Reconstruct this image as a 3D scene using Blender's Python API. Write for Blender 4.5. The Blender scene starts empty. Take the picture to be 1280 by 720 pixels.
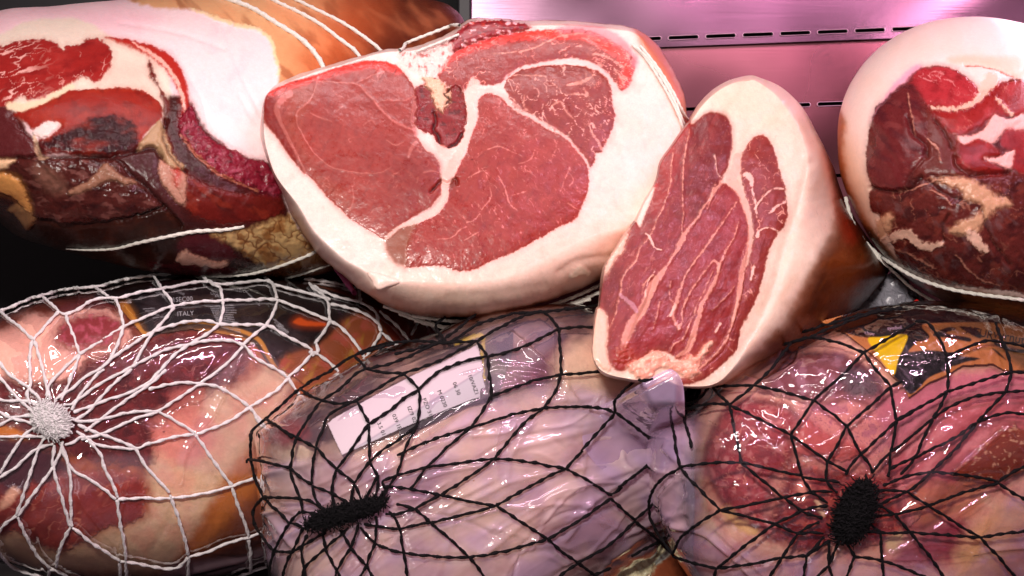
# Hams in a butcher's display case. Everything is built in metres; the camera looks along +Y.
import bpy, math, random
import numpy as np
from mathutils import Vector

S = bpy.context.scene
COL = S.collection
F_PX = 1778.0          # focal length in photo pixels (50 mm on 36 mm)
CAM_Z = 1.25

# ------------------------------------------------------------------ camera
cam_d = bpy.data.cameras.new("camera")
cam_d.lens = 50.0
cam_d.sensor_width = 36.0
cam_d.clip_start = 0.05
cam_d.clip_end = 50.0
cam = bpy.data.objects.new("camera", cam_d)
COL.objects.link(cam)
cam.location = (0, 0, CAM_Z)
cam.rotation_euler = (math.radians(90), 0, 0)
S.camera = cam

# ------------------------------------------------------------------ world, lamps, exposure
w = bpy.data.worlds.new("World")
S.world = w
w.use_nodes = True
w.node_tree.nodes["Background"].inputs[0].default_value = (1.0, 0.80, 0.82, 1)
w.node_tree.nodes["Background"].inputs[1].default_value = 0.10

def area(name, loc, target, sx, sy, power, color):
    l = bpy.data.lights.new(name, 'AREA')
    l.shape = 'RECTANGLE'
    l.size = sx
    l.size_y = sy
    l.energy = power
    l.color = color
    o = bpy.data.objects.new(name, l)
    COL.objects.link(o)
    o.location = loc
    o.rotation_euler = (Vector(target) - Vector(loc)).to_track_quat('-Z', 'Y').to_euler()
    return o

# the case's strip lamp above the meat, its pink tube near the back panel, and the shop's lamps on the customer's side
area("strip_lamp", (-0.05, 0.70, CAM_Z + 0.60), (-0.05, 1.10, CAM_Z - 0.02), 0.70, 0.03, 2.8, (1.0, 0.84, 0.86))
area("pink_tube_lamp", (0.52, 1.22, CAM_Z + 0.342), (0.40, 1.22, CAM_Z), 0.60, 0.02, 1.15, (1.0, 0.60, 0.76))
area("shop_lamp", (-0.14, -0.15, CAM_Z + 0.40), (0.0, 1.05, CAM_Z - 0.14), 0.14, 0.08, 13.6, (1.0, 0.93, 0.86))
area("pink_shop_tube", (0.55, 0.32, CAM_Z + 0.66), (0.15, 1.0, CAM_Z - 0.2), 0.60, 0.012, 3.8, (1.0, 0.52, 0.76))

S.view_settings.view_transform = 'Standard'
S.view_settings.look = 'None'
S.view_settings.exposure = 0.0
S.view_settings.gamma = 1.0
S.render.engine = 'CYCLES'
S.cycles.max_bounces = 10
S.cycles.transparent_max_bounces = 16
S.cycles.sample_clamp_indirect = 6.0

# ------------------------------------------------------------------ helpers: space
def W(u, v, d):
    """photo pixel (1280x720) at distance d -> world"""
    u = np.asarray(u, float); v = np.asarray(v, float); d = np.asarray(d, float)
    return np.stack([(u - 640) / F_PX * d, d + 0 * u, CAM_Z + (360 - v) / F_PX * d], -1)

def lin(c):
    c = np.asarray(c, float) / 255.0
    return np.where(c <= 0.04045, c / 12.92, ((c + 0.055) / 1.055) ** 2.4)

def smooth(a, b, x):
    t = np.clip((x - a) / (b - a), 0, 1)
    return t * t * (3 - 2 * t)

# ------------------------------------------------------------------ helpers: noise
_rs = np.random.RandomState(7)
_perm = _rs.permutation(4096).astype(np.int64)
_ang = _rs.rand(4096) * 2 * np.pi
_gx, _gy = np.cos(_ang), np.sin(_ang)

def perlin(x, y, seed=0):
    x = x + seed * 17.13; y = y + seed * 31.7
    xi = np.floor(x).astype(np.int64); yi = np.floor(y).astype(np.int64)
    xf = x - xi; yf = y - yi
    ux = xf * xf * xf * (xf * (xf * 6 - 15) + 10)
    uy = yf * yf * yf * (yf * (yf * 6 - 15) + 10)
    def g(ix, iy, dx, dy):
        h = _perm[(_perm[ix & 4095] + iy) & 4095]
        return _gx[h] * dx + _gy[h] * dy
    a = g(xi, yi, xf, yf); b = g(xi + 1, yi, xf - 1, yf)
    c = g(xi, yi + 1, xf, yf - 1); d = g(xi + 1, yi + 1, xf - 1, yf - 1)
    p = a + ux * (b - a); q = c + ux * (d - c)
    return (p + uy * (q - p)) * 1.5

def fbm(x, y, size, seed=0, oct=4, rough=0.5):
    s = 0.0; a = 1.0; t = 0.0; f = 1.0 / size
    for i in range(oct):
        s = s + a * perlin(x * f, y * f, seed + i * 3)
        t += a; a *= rough; f *= 2.03
    return s / t

def worley(x, y, size, seed=0):
    x = x / size; y = y / size
    xi = np.floor(x).astype(np.int64); yi = np.floor(y).astype(np.int64)
    f1 = np.full(x.shape, 9.0); f2 = np.full(x.shape, 9.0)
    for dx in (-1, 0, 1):
        for dy in (-1, 0, 1):
            cx = xi + dx; cy = yi + dy
            h = _perm[(_perm[(cx + seed * 7) & 4095] + cy) & 4095]
            px = cx + (h & 63) / 63.0; py = cy + ((h >> 6) & 63) / 63.0
            dd = np.hypot(px - x, py - y)
            f2 = np.minimum(f2, np.maximum(f1, dd)); f1 = np.minimum(f1, dd)
    return f1, f2

def rot(u, v, deg, sx=1.0, sy=1.0):
    a = math.radians(deg); c, s = math.cos(a), math.sin(a)
    return (u * c + v * s) / sx, (-u * s + v * c) / sy

# ------------------------------------------------------------------ helpers: curves
def catmull(pts, closed=False, n=6):
    P = np.asarray(pts, float)
    m = len(P)
    if m < 3 and not closed:
        t = np.linspace(0, 1, n + 1)[:, None]
        return P[0] * (1 - t) + P[-1] * t
    out = []
    segs = m if closed else m - 1
    t = np.linspace(0, 1, n, endpoint=False)[:, None]
    for i in range(segs):
        if closed:
            p0, p1, p2, p3 = P[(i - 1) % m], P[i], P[(i + 1) % m], P[(i + 2) % m]
        else:
            p1, p2 = P[i], P[i + 1]
            p0 = P[i - 1] if i else 2 * p1 - p2
            p3 = P[i + 2] if i + 2 < m else 2 * p2 - p1
        out.append(0.5 * ((2 * p1) + (-p0 + p2) * t + (2 * p0 - 5 * p1 + 4 * p2 - p3) * t ** 2
                          + (-p0 + 3 * p1 - 3 * p2 + p3) * t ** 3))
    out = np.concatenate(out)
    if not closed:
        out = np.vstack([out, P[-1]])
    return out

def sd_poly(u, v, poly, margin=40.0):
    """signed distance, negative inside; +margin far away"""
    P = catmull(poly, True, 4)
    res = np.full(u.shape, margin)
    lo = P.min(0) - margin; hi = P.max(0) + margin
    m = (u > lo[0]) & (u < hi[0]) & (v > lo[1]) & (v < hi[1])
    if not m.any():
        return res
    x = u[m]; y = v[m]
    d2 = np.full(x.shape, 1e9); ins = np.zeros(x.shape, bool)
    n = len(P)
    for i in range(n):
        ax, ay = P[i]; bx, by = P[(i + 1) % n]
        ex, ey = bx - ax, by - ay
        L = ex * ex + ey * ey + 1e-9
        wx = x - ax; wy = y - ay
        t = np.clip((wx * ex + wy * ey) / L, 0, 1)
        d2 = np.minimum(d2, (wx - t * ex) ** 2 + (wy - t * ey) ** 2)
        if ay != by:
            c = (ay > y) != (by > y)
            ins ^= c & (x < (bx - ax) * (y - ay) / (by - ay) + ax)
    d = np.sqrt(d2)
    res[m] = np.where(ins, -d, d)
    return res

def sd_line(u, v, pts, margin=30.0):
    """distance to an open curve minus its half width; pts rows (u, v, width)"""
    P = catmull(pts, False, 5)
    res = np.full(u.shape, margin)
    lo = P[:, :2].min(0) - margin; hi = P[:, :2].max(0) + margin
    m = (u > lo[0]) & (u < hi[0]) & (v > lo[1]) & (v < hi[1])
    if not m.any():
        return res
    x = u[m]; y = v[m]; r = np.full(x.shape, margin)
    for i in range(len(P) - 1):
        ax, ay, aw = P[i]; bx, by, bw = P[i + 1]
        ex, ey = bx - ax, by - ay
        L = ex * ex + ey * ey + 1e-9
        wx = x - ax; wy = y - ay
        t = np.clip((wx * ex + wy * ey) / L, 0, 1)
        r = np.minimum(r, np.hypot(wx - t * ex, wy - t * ey) - 0.5 * (aw + t * (bw - aw)))
    res[m] = r
    return res

# ------------------------------------------------------------------ colouring of meat, per vertex of a dense mesh
class Paint:
    def __init__(s, u, v, base, rough=0.42, seed=1, warp=2.0):
        s.seed = seed
        s.u0, s.v0 = u, v
        s.u = u + warp * fbm(u, v, 14, seed, 4, 0.6)
        s.v = v + warp * fbm(u, v, 14, seed + 50, 4, 0.6)
        s.c = np.tile(lin(base), (u.size, 1)).reshape(u.shape + (3,)).astype(float)
        s.r = np.full(u.shape, rough)
        s.h = np.zeros(u.shape)
        s.k = 0
        s.soft = 1.5
    def mixc(s, m, color):
        col = lin(color) if not isinstance(color, np.ndarray) else color
        s.c += m[..., None] * (col - s.c)
    def region(s, poly, color, feather=1.2, edge=0.0, esize=5.0, bulge=0.0, bw=18.0, rough=None, alpha=1.0, dh=0.0):
        sd = sd_poly(s.u, s.v, poly)
        s.k += 1
        if edge:
            sd = sd + edge * fbm(s.u0, s.v0, esize, s.seed + s.k, 3, 0.6)
        feather = feather * s.soft
        m = smooth(feather, -feather, sd) * alpha
        cc = lin(color)
        if cc[0] > 2.2 * cc[1]:                     # lean shines through the thin edge of the fat beside it
            s.mixc(smooth(9, 0, sd) * 0.22 * alpha, color)
        s.mixc(m, color)
        if rough is not None:
            s.r += m * (rough - s.r)
        if bulge:
            t = np.clip(-sd / bw, 0, 1)
            s.h += bulge * np.sqrt(1 - (1 - t) ** 2)
        if dh:
            s.h += dh * m
        return m
    def line(s, pts, color=(246, 214, 205), feather=0.9, alpha=1.0, wmul=1.0, h=0.0, edge=0.0, rough=None):
        P = [(p[0], p[1], (p[2] if len(p) > 2 else 1.5) * wmul) for p in pts]
        sd = sd_line(s.u, s.v, P)
        s.k += 1
        if edge:
            sd = sd + edge * fbm(s.u0, s.v0, 5, s.seed + s.k, 3, 0.6)
        m = smooth(feather, -feather, sd) * alpha
        s.mixc(m, color)
        if h:
            s.h += h * smooth(3.0, -1.0, sd)
        if rough is not None:
            s.r += m * (rough - s.r)
        return m
    def groove(s, pts, depth, width=2.0):
        P = [(p[0], p[1], 0.0) for p in pts]
        sd = sd_line(s.u, s.v, P)
        s.h -= depth * np.exp(-(sd / width) ** 2)
    def tone(s, mask, color, size, amount, seed=0, lo=-0.1, hi=0.5, ang=0, sx=1, sy=1, oct=3):
        a, b = rot(s.u, s.v, ang, sx, sy)
        n = fbm(a, b, size, s.seed + 60 + seed, oct)
        s.mixc(mask * smooth(lo, hi, n) * amount, color)
    def veins(s, mask, size, width, alpha, color=(240, 190, 185), seed=0, ang=0, sx=1, sy=1, gate=0.0, warp=5.0):
        """thin broken branching lines: zero crossings of warped noise"""
        a, b = rot(s.u, s.v, ang, sx, sy)
        a = a + warp * fbm(a, b, size * 0.6, s.seed + seed + 11, 2)
        b = b + warp * fbm(a, b, size * 0.6, s.seed + seed + 12, 2)
        n = np.abs(fbm(a, b, size, s.seed + seed + 13, 2))
        g = smooth(gate, gate + 0.25, fbm(a, b, size * 1.7, s.seed + seed + 14, 2))
        s.mixc(mask * g * alpha * smooth(width, width * 0.25, n), color)
    def flecks(s, mask, size, thr, alpha, color=(240, 190, 185), seed=0, ang=0, sx=1, sy=1):
        a, b = rot(s.u, s.v, ang, sx, sy)
        n = fbm(a, b, size, s.seed + seed + 31, 3, 0.65)
        s.mixc(mask * alpha * smooth(thr, thr + 0.12, n), color)

# ------------------------------------------------------------------ bodies: closed shells grown from a cut face and a girth line
class Body:
    def __init__(s, center, girth, d0, D1, D2, face=None, tilt=(0, 0), dome=0.0, step=1.15, back=0.5, pw=1.0, rot_in=0.0):
        s.c = np.array(center, float)
        s.d0, s.D1, s.D2, s.tilt, s.dome, s.back, s.pw = d0, D1, D2, tilt, dome, back, pw
        s.n = int(2 * np.pi * 0.5 * (np.ptp([p[0] for p in girth]) + np.ptp([p[1] for p in girth])) / 2 / step)
        s.th = np.linspace(-np.pi, np.pi, s.n, endpoint=False)
        s.R2 = s.radius(girth)
        s.R1 = s.radius(face) if face else None
        s.step = step
    def radius(s, poly):
        P = catmull(poly, True, 10)
        q = P - s.c
        a = np.arctan2(q[:, 1], q[:, 0]); r = np.hypot(q[:, 0], q[:, 1])
        o = np.argsort(a); a = a[o]; r = r[o]
        a = np.concatenate([a - 2 * np.pi, a, a + 2 * np.pi]); r = np.tile(r, 3)
        s._a = getattr(s, '_a', [])
        s._a.append((a, r))
        return np.interp(s.th, a, r)
    def grid(s):
        if s.R1 is not None:
            n1 = int(s.R1.max() / s.step); n2 = max(24, int((s.R2 - s.R1).max() / s.step * 1.3) + 16); n3 = 26
            t1 = np.linspace(0.004, 1, n1)
            phi = np.linspace(0, np.pi / 2, n2 + 1)[1:]
            r = [t[None] * s.R1 for t in t1]
            dd = [np.full(s.n, s.dome * (t * t)) for t in t1]
            st = [np.full(s.n, t) for t in t1]
            for p in phi:
                r.append(s.R1 + np.sin(p) * (s.R2 - s.R1)); dd.append(np.full(s.n, s.dome + s.D1 * (1 - np.cos(p)))); st.append(np.full(s.n, 1 + p / (np.pi / 2)))
            base = s.dome + s.D1
        else:
            n1 = int(s.R2.max() / s.step); n3 = 26
            phi = np.linspace(0.004, np.pi / 2, int(n1 * 1.25))
            r, dd, st = [], [], []
            for p in phi:
                r.append(np.sin(p) * s.R2); dd.append(np.full(s.n, s.D1 * (1 - np.cos(p)) ** s.pw)); st.append(np.full(s.n, 2 * p / (np.pi / 2)))
            base = s.D1
        for p in np.linspace(0, np.pi / 2, n3 + 1)[1:]:
            k = s.back + (1 - s.back) * np.cos(p) if p < np.pi / 2 else s.back
            r.append(s.R2 * k); dd.append(np.full(s.n, base + s.D2 * np.sin(p))); st.append(np.full(s.n, 2 + p / (np.pi / 2)))
        for k in (0.66, 0.33, 0.004):
            r.append(s.R2 * s.back * k); dd.append(np.full(s.n, base + s.D2 * (1.0 + 0.08 * (1 - k)))); st.append(np.full(s.n, 3.0))
        r = np.stack([np.broadcast_to(x, (s.n,)) for x in r]); dd = np.stack(dd); st = np.stack(st)
        U = s.c[0] + r * np.cos(s.th); V = s.c[1] + r * np.sin(s.th)
        D = s.d0 + dd + s.tilt[0] * (U - s.c[0]) + s.tilt[1] * (V - s.c[1])
        return U, V, D, st
    def depth(s, u, v):
        """distance of the front surface at a photo pixel, plus how far out (0..1) it lies"""
        du = u - s.c[0]; dv = v - s.c[1]
        th = np.arctan2(dv, du); rr = np.hypot(du, dv)
        R2 = np.interp(th, *s._a[0])
        if s.R1 is not None:
            R1 = np.interp(th, *s._a[1])
            t = np.clip(rr / R1, 0, 1)
            q = np.clip((rr - R1) / np.maximum(R2 - R1, 1e-3), 0, 1)
            dd = s.dome * t * t + s.D1 * (1 - np.sqrt(1 - q * q))
            out = q
        else:
            q = np.clip(rr / R2, 0, 1)
            dd = s.D1 * (1 - np.sqrt(np.maximum(1 - q * q, 0))) ** s.pw
            out = q
        d = s.d0 + dd + s.tilt[0] * du + s.tilt[1] * dv
        ex = getattr(s, 'extra', None)
        if ex is not None:
            e, inside = ex(u, v)
            near = inside & (e < d)
            d = np.where(near, e, d); out = np.where(near, 0.0, out)
        return d, out
    def on(s, u, v, off):
        """world points lying off metres in front of the surface"""
        u = np.asarray(u, float); v = np.asarray(v, float)
        d, q = s.depth(u, v)
        du = u - s.c[0]; dv = v - s.c[1]; rr = np.hypot(du, dv) + 1e-6
        P = W(u, v, d)
        k = np.clip(q, 0, 1) ** 3
        P[..., 1] -= off * np.sqrt(1 - k * k * 0.9)
        P[..., 0] += off * k * du / rr
        P[..., 2] -= off * k * dv / rr
        return P

def normals(P):
    a = np.roll(P, -1, 1) - np.roll(P, 1, 1)
    b = np.empty_like(P)
    b[1:-1] = P[2:] - P[:-2]; b[0] = P[1] - P[0]; b[-1] = P[-1] - P[-2]
    n = np.cross(b, a)
    n /= np.linalg.norm(n, axis=-1, keepdims=True) + 1e-12
    c = P.reshape(-1, 3).mean(0)
    if ((n * (P - c)).sum(-1)).mean() < 0:
        n = -n
    return n

def mesh_from(name, verts, faces, mat, parent=None, smooth_=True, attrs=None):
    """faces: (n,4) or (n,3) int array"""
    me = bpy.data.meshes.new(name)
    verts = np.ascontiguousarray(verts, np.float32)
    faces = np.ascontiguousarray(faces, np.int32)
    k = faces.shape[1]
    me.vertices.add(len(verts)); me.vertices.foreach_set("co", verts.ravel())
    me.loops.add(faces.size); me.loops.foreach_set("vertex_index", faces.ravel())
    me.polygons.add(len(faces))
    me.polygons.foreach_set("loop_start", np.arange(0, faces.size, k, dtype=np.int32))
    me.polygons.foreach_set("loop_total", np.full(len(faces), k, np.int32))
    me.polygons.foreach_set("use_smooth", np.full(len(faces), smooth_, bool))
    me.update(calc_edges=True)
    for an, val in (attrs or {}).items():
        val = np.asarray(val, np.float32)
        if val.ndim == 2:
            at = me.attributes.new(an, 'FLOAT_COLOR', 'POINT')
            at.data.foreach_set("color", np.hstack([val, np.ones((len(val), 1), np.float32)]).astype(np.float32).ravel())
        else:
            at = me.attributes.new(an, 'FLOAT', 'POINT')
            at.data.foreach_set("value", val)
    me.materials.append(mat)
    o = bpy.data.objects.new(name, me)
    COL.objects.link(o)
    if parent is not None:
        o.parent = parent
        o.matrix_parent_inverse = parent.matrix_world.inverted()
    return o

def grid_faces(R, T, wrap=True):
    i = np.arange(R - 1)[:, None]; j = np.arange(T if wrap else T - 1)[None]
    j2 = (j + 1) % T
    a = i * T + j; b = i * T + j2; c = (i + 1) * T + j2; d = (i + 1) * T + j
    return np.stack([a, b, c, d], -1).reshape(-1, 4)

def submesh(verts, faces, fmask, attrs):
    f = faces[fmask]
    used, inv = np.unique(f, return_inverse=True)
    return verts[used], inv.reshape(f.shape), {k: v[used] for k, v in attrs.items()}

def thing(name, loc, label, cat, group=None):
    o = bpy.data.objects.new(name, None)
    COL.objects.link(o)
    o.location = loc
    o.empty_display_size = 0.02
    o["label"] = label; o["category"] = cat
    if group:
        o["group"] = group
    bpy.context.view_layer.update()
    return o

# ------------------------------------------------------------------ materials
def new_mat(name):
    m = bpy.data.materials.new(name)
    m.use_nodes = True
    nt = m.node_tree
    nt.nodes.clear()
    out = nt.nodes.new('ShaderNodeOutputMaterial')
    return m, nt, out

def noise(nt, scale, detail=4, rough=0.6, vec=None):
    n = nt.nodes.new('ShaderNodeTexNoise')
    n.inputs['Scale'].default_value = scale; n.inputs['Detail'].default_value = detail
    n.inputs['Roughness'].default_value = rough
    if vec is None:
        g = nt.nodes.new('ShaderNodeNewGeometry'); vec = g.outputs['Position']
    nt.links.new(vec, n.inputs['Vector'])
    return n

def mix_rgb(nt, mode, fac, a, b):
    n = nt.nodes.new('ShaderNodeMix'); n.data_type = 'RGBA'; n.blend_type = mode
    n.clamp_factor = True
    for sock, val in ((n.inputs[0], fac), (n.inputs[6], a), (n.inputs[7], b)):
        if hasattr(val, 'is_output') or isinstance(val, bpy.types.NodeSocket):
            nt.links.new(val, sock)
        else:
            sock.default_value = val
    return n.outputs[2]

def ramp(nt, src, a, b, lo=0.0, hi=1.0):
    n = nt.nodes.new('ShaderNodeMapRange')
    nt.links.new(src, n.inputs[0])
    n.inputs[1].default_value = a; n.inputs[2].default_value = b
    n.inputs[3].default_value = lo; n.inputs[4].default_value = hi
    return n.outputs[0]

def meat_material(name, sss=0.12, coat=0.25, bump=0.14, speck=0.07, spec=0.32):
    m, nt, out = new_mat(name)
    p = nt.nodes.new('ShaderNodeBsdfPrincipled')
    a = nt.nodes.new('ShaderNodeAttribute'); a.attribute_name = 'tint'
    r = nt.nodes.new('ShaderNodeAttribute'); r.attribute_name = 'rough'
    n1 = noise(nt, 900, 5, 0.65); n2 = noise(nt, 260, 5, 0.7)
    f = ramp(nt, n1.outputs[0], 0.3, 0.7, 1 - speck, 1 + speck)
    g = ramp(nt, n2.outputs[0], 0.3, 0.7, 1 - speck, 1 + speck)
    mu = nt.nodes.new('ShaderNodeMath'); mu.operation = 'MULTIPLY'
    nt.links.new(f, mu.inputs[0]); nt.links.new(g, mu.inputs[1])
    vm = nt.nodes.new('ShaderNodeVectorMath'); vm.operation = 'SCALE'
    nt.links.new(a.outputs['Color'], vm.inputs[0]); nt.links.new(mu.outputs[0], vm.inputs['Scale'])
    nt.links.new(vm.outputs[0], p.inputs['Base Color'])
    ra = nt.nodes.new('ShaderNodeMath'); ra.operation = 'ADD'
    nt.links.new(r.outputs['Fac'], ra.inputs[0])
    nt.links.new(ramp(nt, n2.outputs[0], 0.3, 0.7, -0.1, 0.12), ra.inputs[1])
    nt.links.new(ra.outputs[0], p.inputs['Roughness'])
    p.inputs['Subsurface Weight'].default_value = sss
    p.inputs['Subsurface Radius'].default_value = (1.0, 0.35, 0.25)
    p.inputs['Subsurface Scale'].default_value = 0.004
    p.inputs['Coat Weight'].default_value = coat
    p.inputs['Coat Roughness'].default_value = 0.09
    p.inputs['Specular IOR Level'].default_value = spec
    b = nt.nodes.new('ShaderNodeBump'); b.inputs['Strength'].default_value = bump
    b.inputs['Distance'].default_value = 0.0012
    n3 = noise(nt, 420, 6, 0.7)
    nt.links.new(n3.outputs[0], b.inputs['Height'])
    nt.links.new(b.outputs[0], p.inputs['Normal']); nt.links.new(b.outputs[0], p.inputs['Coat Normal'])
    nt.links.new(p.outputs[0], out.inputs[0])
    return m

def plain(name, color, rough=0.6, metal=0.0, bump=0.0, bscale=300, var=0.15, vscale=200, coat=0.0, sheen=0.0):
    m, nt, out = new_mat(name)
    p = nt.nodes.new('ShaderNodeBsdfPrincipled')
    n = noise(nt, vscale, 5, 0.65)
    c = lin(color)
    lo = tuple(c * (1 - var)) + (1,); hi = tuple(np.minimum(c * (1 + var), 1)) + (1,)
    nt.links.new(mix_rgb(nt, 'MIX', ramp(nt, n.outputs[0], 0.3, 0.7), lo, hi), p.inputs['Base Color'])
    p.inputs['Roughness'].default_value = rough; p.inputs['Metallic'].default_value = metal
    p.inputs['Coat Weight'].default_value = coat; p.inputs['Sheen Weight'].default_value = sheen
    if bump:
        b = nt.nodes.new('ShaderNodeBump'); b.inputs['Strength'].default_value = bump; b.inputs['Distance'].default_value = 0.001
        nb = noise(nt, bscale, 6, 0.7)
        nt.links.new(nb.outputs[0], b.inputs['Height']); nt.links.new(b.outputs[0], p.inputs['Normal'])
    nt.links.new(p.outputs[0], out.inputs[0])
    return m

def film_material(name, gloss=1.0, rough=0.045, bump=0.3):
    """thin clear wrap; the attribute 'milk' says where it is cloudy, 'tint' its cloud colour"""
    m, nt, out = new_mat(name)
    L = nt.links
    tr = nt.nodes.new('ShaderNodeBsdfTransparent'); tr.inputs[0].default_value = (0.97, 0.95, 0.97, 1)
    gl = nt.nodes.new('ShaderNodeBsdfAnisotropic'); gl.inputs['Roughness'].default_value = rough
    gl.inputs['Color'].default_value = (1, 1, 1, 1)
    df = nt.nodes.new('ShaderNodeBsdfDiffuse'); tl = nt.nodes.new('ShaderNodeBsdfTranslucent')
    a = nt.nodes.new('ShaderNodeAttribute'); a.attribute_name = 'tint'
    k = nt.nodes.new('ShaderNodeAttribute'); k.attribute_name = 'milk'
    L.new(a.outputs['Color'], df.inputs[0]); L.new(a.outputs['Color'], tl.inputs[0])
    mm = nt.nodes.new('ShaderNodeMixShader'); mm.inputs[0].default_value = 0.2
    L.new(df.outputs[0], mm.inputs[1]); L.new(tl.outputs[0], mm.inputs[2])
    m1 = nt.nodes.new('ShaderNodeMixShader')
    L.new(k.outputs['Fac'], m1.inputs[0]); L.new(tr.outputs[0], m1.inputs[1]); L.new(mm.outputs[0], m1.inputs[2])
    fr = nt.nodes.new('ShaderNodeFresnel')
    gb = nt.nodes.new('ShaderNodeNewGeometry')          # a film reflects alike from both sides
    L.new(ramp(nt, gb.outputs['Backfacing'], 0, 1, 1.5, 1 / 1.5), fr.inputs[0])
    mu = nt.nodes.new('ShaderNodeMath'); mu.operation = 'MULTIPLY'; mu.use_clamp = True
    L.new(fr.outputs[0], mu.inputs[0]); mu.inputs[1].default_value = 1.35 * gloss
    n1 = noise(nt, 60, 2, 0.5); n2 = noise(nt, 200, 1, 0.5)
    b1 = nt.nodes.new('ShaderNodeBump'); b1.inputs['Strength'].default_value = bump; b1.inputs['Distance'].default_value = 0.003
    L.new(n1.outputs[0], b1.inputs['Height'])
    b2 = nt.nodes.new('ShaderNodeBump'); b2.inputs['Strength'].default_value = bump * 0.2; b2.inputs['Distance'].default_value = 0.001
    L.new(n2.outputs[0], b2.inputs['Height']); L.new(b1.outputs[0], b2.inputs['Normal'])
    L.new(b2.outputs[0], gl.inputs['Normal'])
    m2 = nt.nodes.new('ShaderNodeMixShader')
    L.new(mu.outputs[0], m2.inputs[0]); L.new(m1.outputs[0], m2.inputs[1]); L.new(gl.outputs[0], m2.inputs[2])
    L.new(m2.outputs[0], out.inputs[0])
    return m

M_MEAT = meat_material("cut_meat")
M_RIND = meat_material("ham_rind", sss=0.15, coat=0.15, bump=0.15, speck=0.05)
M_WET = meat_material("wet_packed_meat", sss=0.1, coat=0.2, bump=0.2, spec=0.14)
M_LABEL = meat_material("printed_label", sss=0.0, coat=0.1, bump=0.05, speck=0.03)
M_FILM = film_material("clear_wrap", gloss=1.4, rough=0.06)
M_TWINE = plain("cotton_twine", (238, 232, 222), 0.85, bump=0.8, bscale=1200, vscale=700, var=0.12, sheen=0.3)
M_NETW = plain("white_net_cord", (236, 228, 230), 0.6, bump=0.8, bscale=1300, vscale=600, var=0.14, sheen=0.3)
M_NETB = plain("black_net_cord", (9, 6, 10), 0.7, bump=1.0, bscale=1300, vscale=500, var=0.5, sheen=0.0)
for n_ in M_NETB.node_tree.nodes:
    if n_.type == 'BSDF_PRINCIPLED':
        n_.inputs['Specular IOR Level'].default_value = 0.22
M_PINK = plain("pink_plastic", (205, 95, 150), 0.35, var=0.1)

# ------------------------------------------------------------------ cords
def cord(path, radii, lobes=2, pitch=0.006, segs=8, amp=0.33, seed=0):
    """twisted cord along a world path (n,3) -> verts, faces"""
    P = np.asarray(path, float); n = len(P)
    T = np.gradient(P, axis=0); T /= np.linalg.norm(T, axis=1, keepdims=True) + 1e-12
    ref = np.array([0.0, -1.0, 0.02])
    N = ref - (T @ ref)[:, None] * T; N /= np.linalg.norm(N, axis=1, keepdims=True) + 1e-12
    B = np.cross(T, N)
    L = np.concatenate([[0], np.cumsum(np.linalg.norm(np.diff(P, axis=0), axis=1))])
    a = np.linspace(0, 2 * np.pi, segs, endpoint=False)[None]
    tw = (2 * np.pi * L / pitch)[:, None] + seed
    r = np.asarray(radii)[:, None] * (1 - amp * 0.5 + amp * np.cos(lobes * (a - tw / lobes * 1.0)))
    rn = np.random.RandomState(seed + 5)
    r = r * (1 + 0.07 * rn.randn(n, 1))
    V = P[:, None] + r[..., None] * (np.cos(a)[..., None] * N[:, None] + np.sin(a)[..., None] * B[:, None])
    Fc = grid_faces(n, segs)
    return V.reshape(-1, 3), Fc

def resample(P, step):
    P = np.asarray(P, float)
    L = np.concatenate([[0], np.cumsum(np.linalg.norm(np.diff(P[:, :2], axis=0), axis=1))])
    n = max(3, int(L[-1] / step) + 1)
    t = np.linspace(0, L[-1], n)
    return np.stack([np.interp(t, L, P[:, i]) for i in range(P.shape[1])], 1)

def join(parts):
    vs, fs, o = [], [], 0
    for v, f in parts:
        vs.append(v); fs.append(f + o); o += len(v)
    return np.concatenate(vs), np.concatenate(fs)

def twine(name, body, pts, width_px, parent, mat=None, off=0.0012, pitch=0.007, lobes=3):
    """twine lying on a body; pts (u, v[, width])"""
    mat = mat or M_TWINE
    Q = [(p[0], p[1], p[2] if len(p) > 2 else width_px) for p in pts]
    C = resample(catmull(Q, False, 8), 1.6)
    P = body.on(C[:, 0], C[:, 1], off)
    d = P[:, 1]
    rad = C[:, 2] * 0.5 * d / F_PX
    v, f = cord(P, rad, lobes, pitch, 9, 0.22, seed=int(pts[0][0]) % 97)
    return mesh_from(name, v, f, mat, parent)
def attr_plain(name):
    m, nt, out = new_mat(name)
    p = nt.nodes.new('ShaderNodeBsdfPrincipled')
    a = nt.nodes.new('ShaderNodeAttribute'); a.attribute_name = 'tint'
    nt.links.new(a.outputs['Color'], p.inputs['Base Color'])
    p.inputs['Roughness'].default_value = 0.55
    n = noise(nt, 500, 4, 0.6)
    b = nt.nodes.new('ShaderNodeBump'); b.inputs['Strength'].default_value = 0.15; b.inputs['Distance'].default_value = 0.0005
    nt.links.new(n.outputs[0], b.inputs['Height']); nt.links.new(b.outputs[0], p.inputs['Normal'])
    nt.links.new(p.outputs[0], out.inputs[0])
    return m
plainattr = attr_plain("tag_paper")

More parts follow.
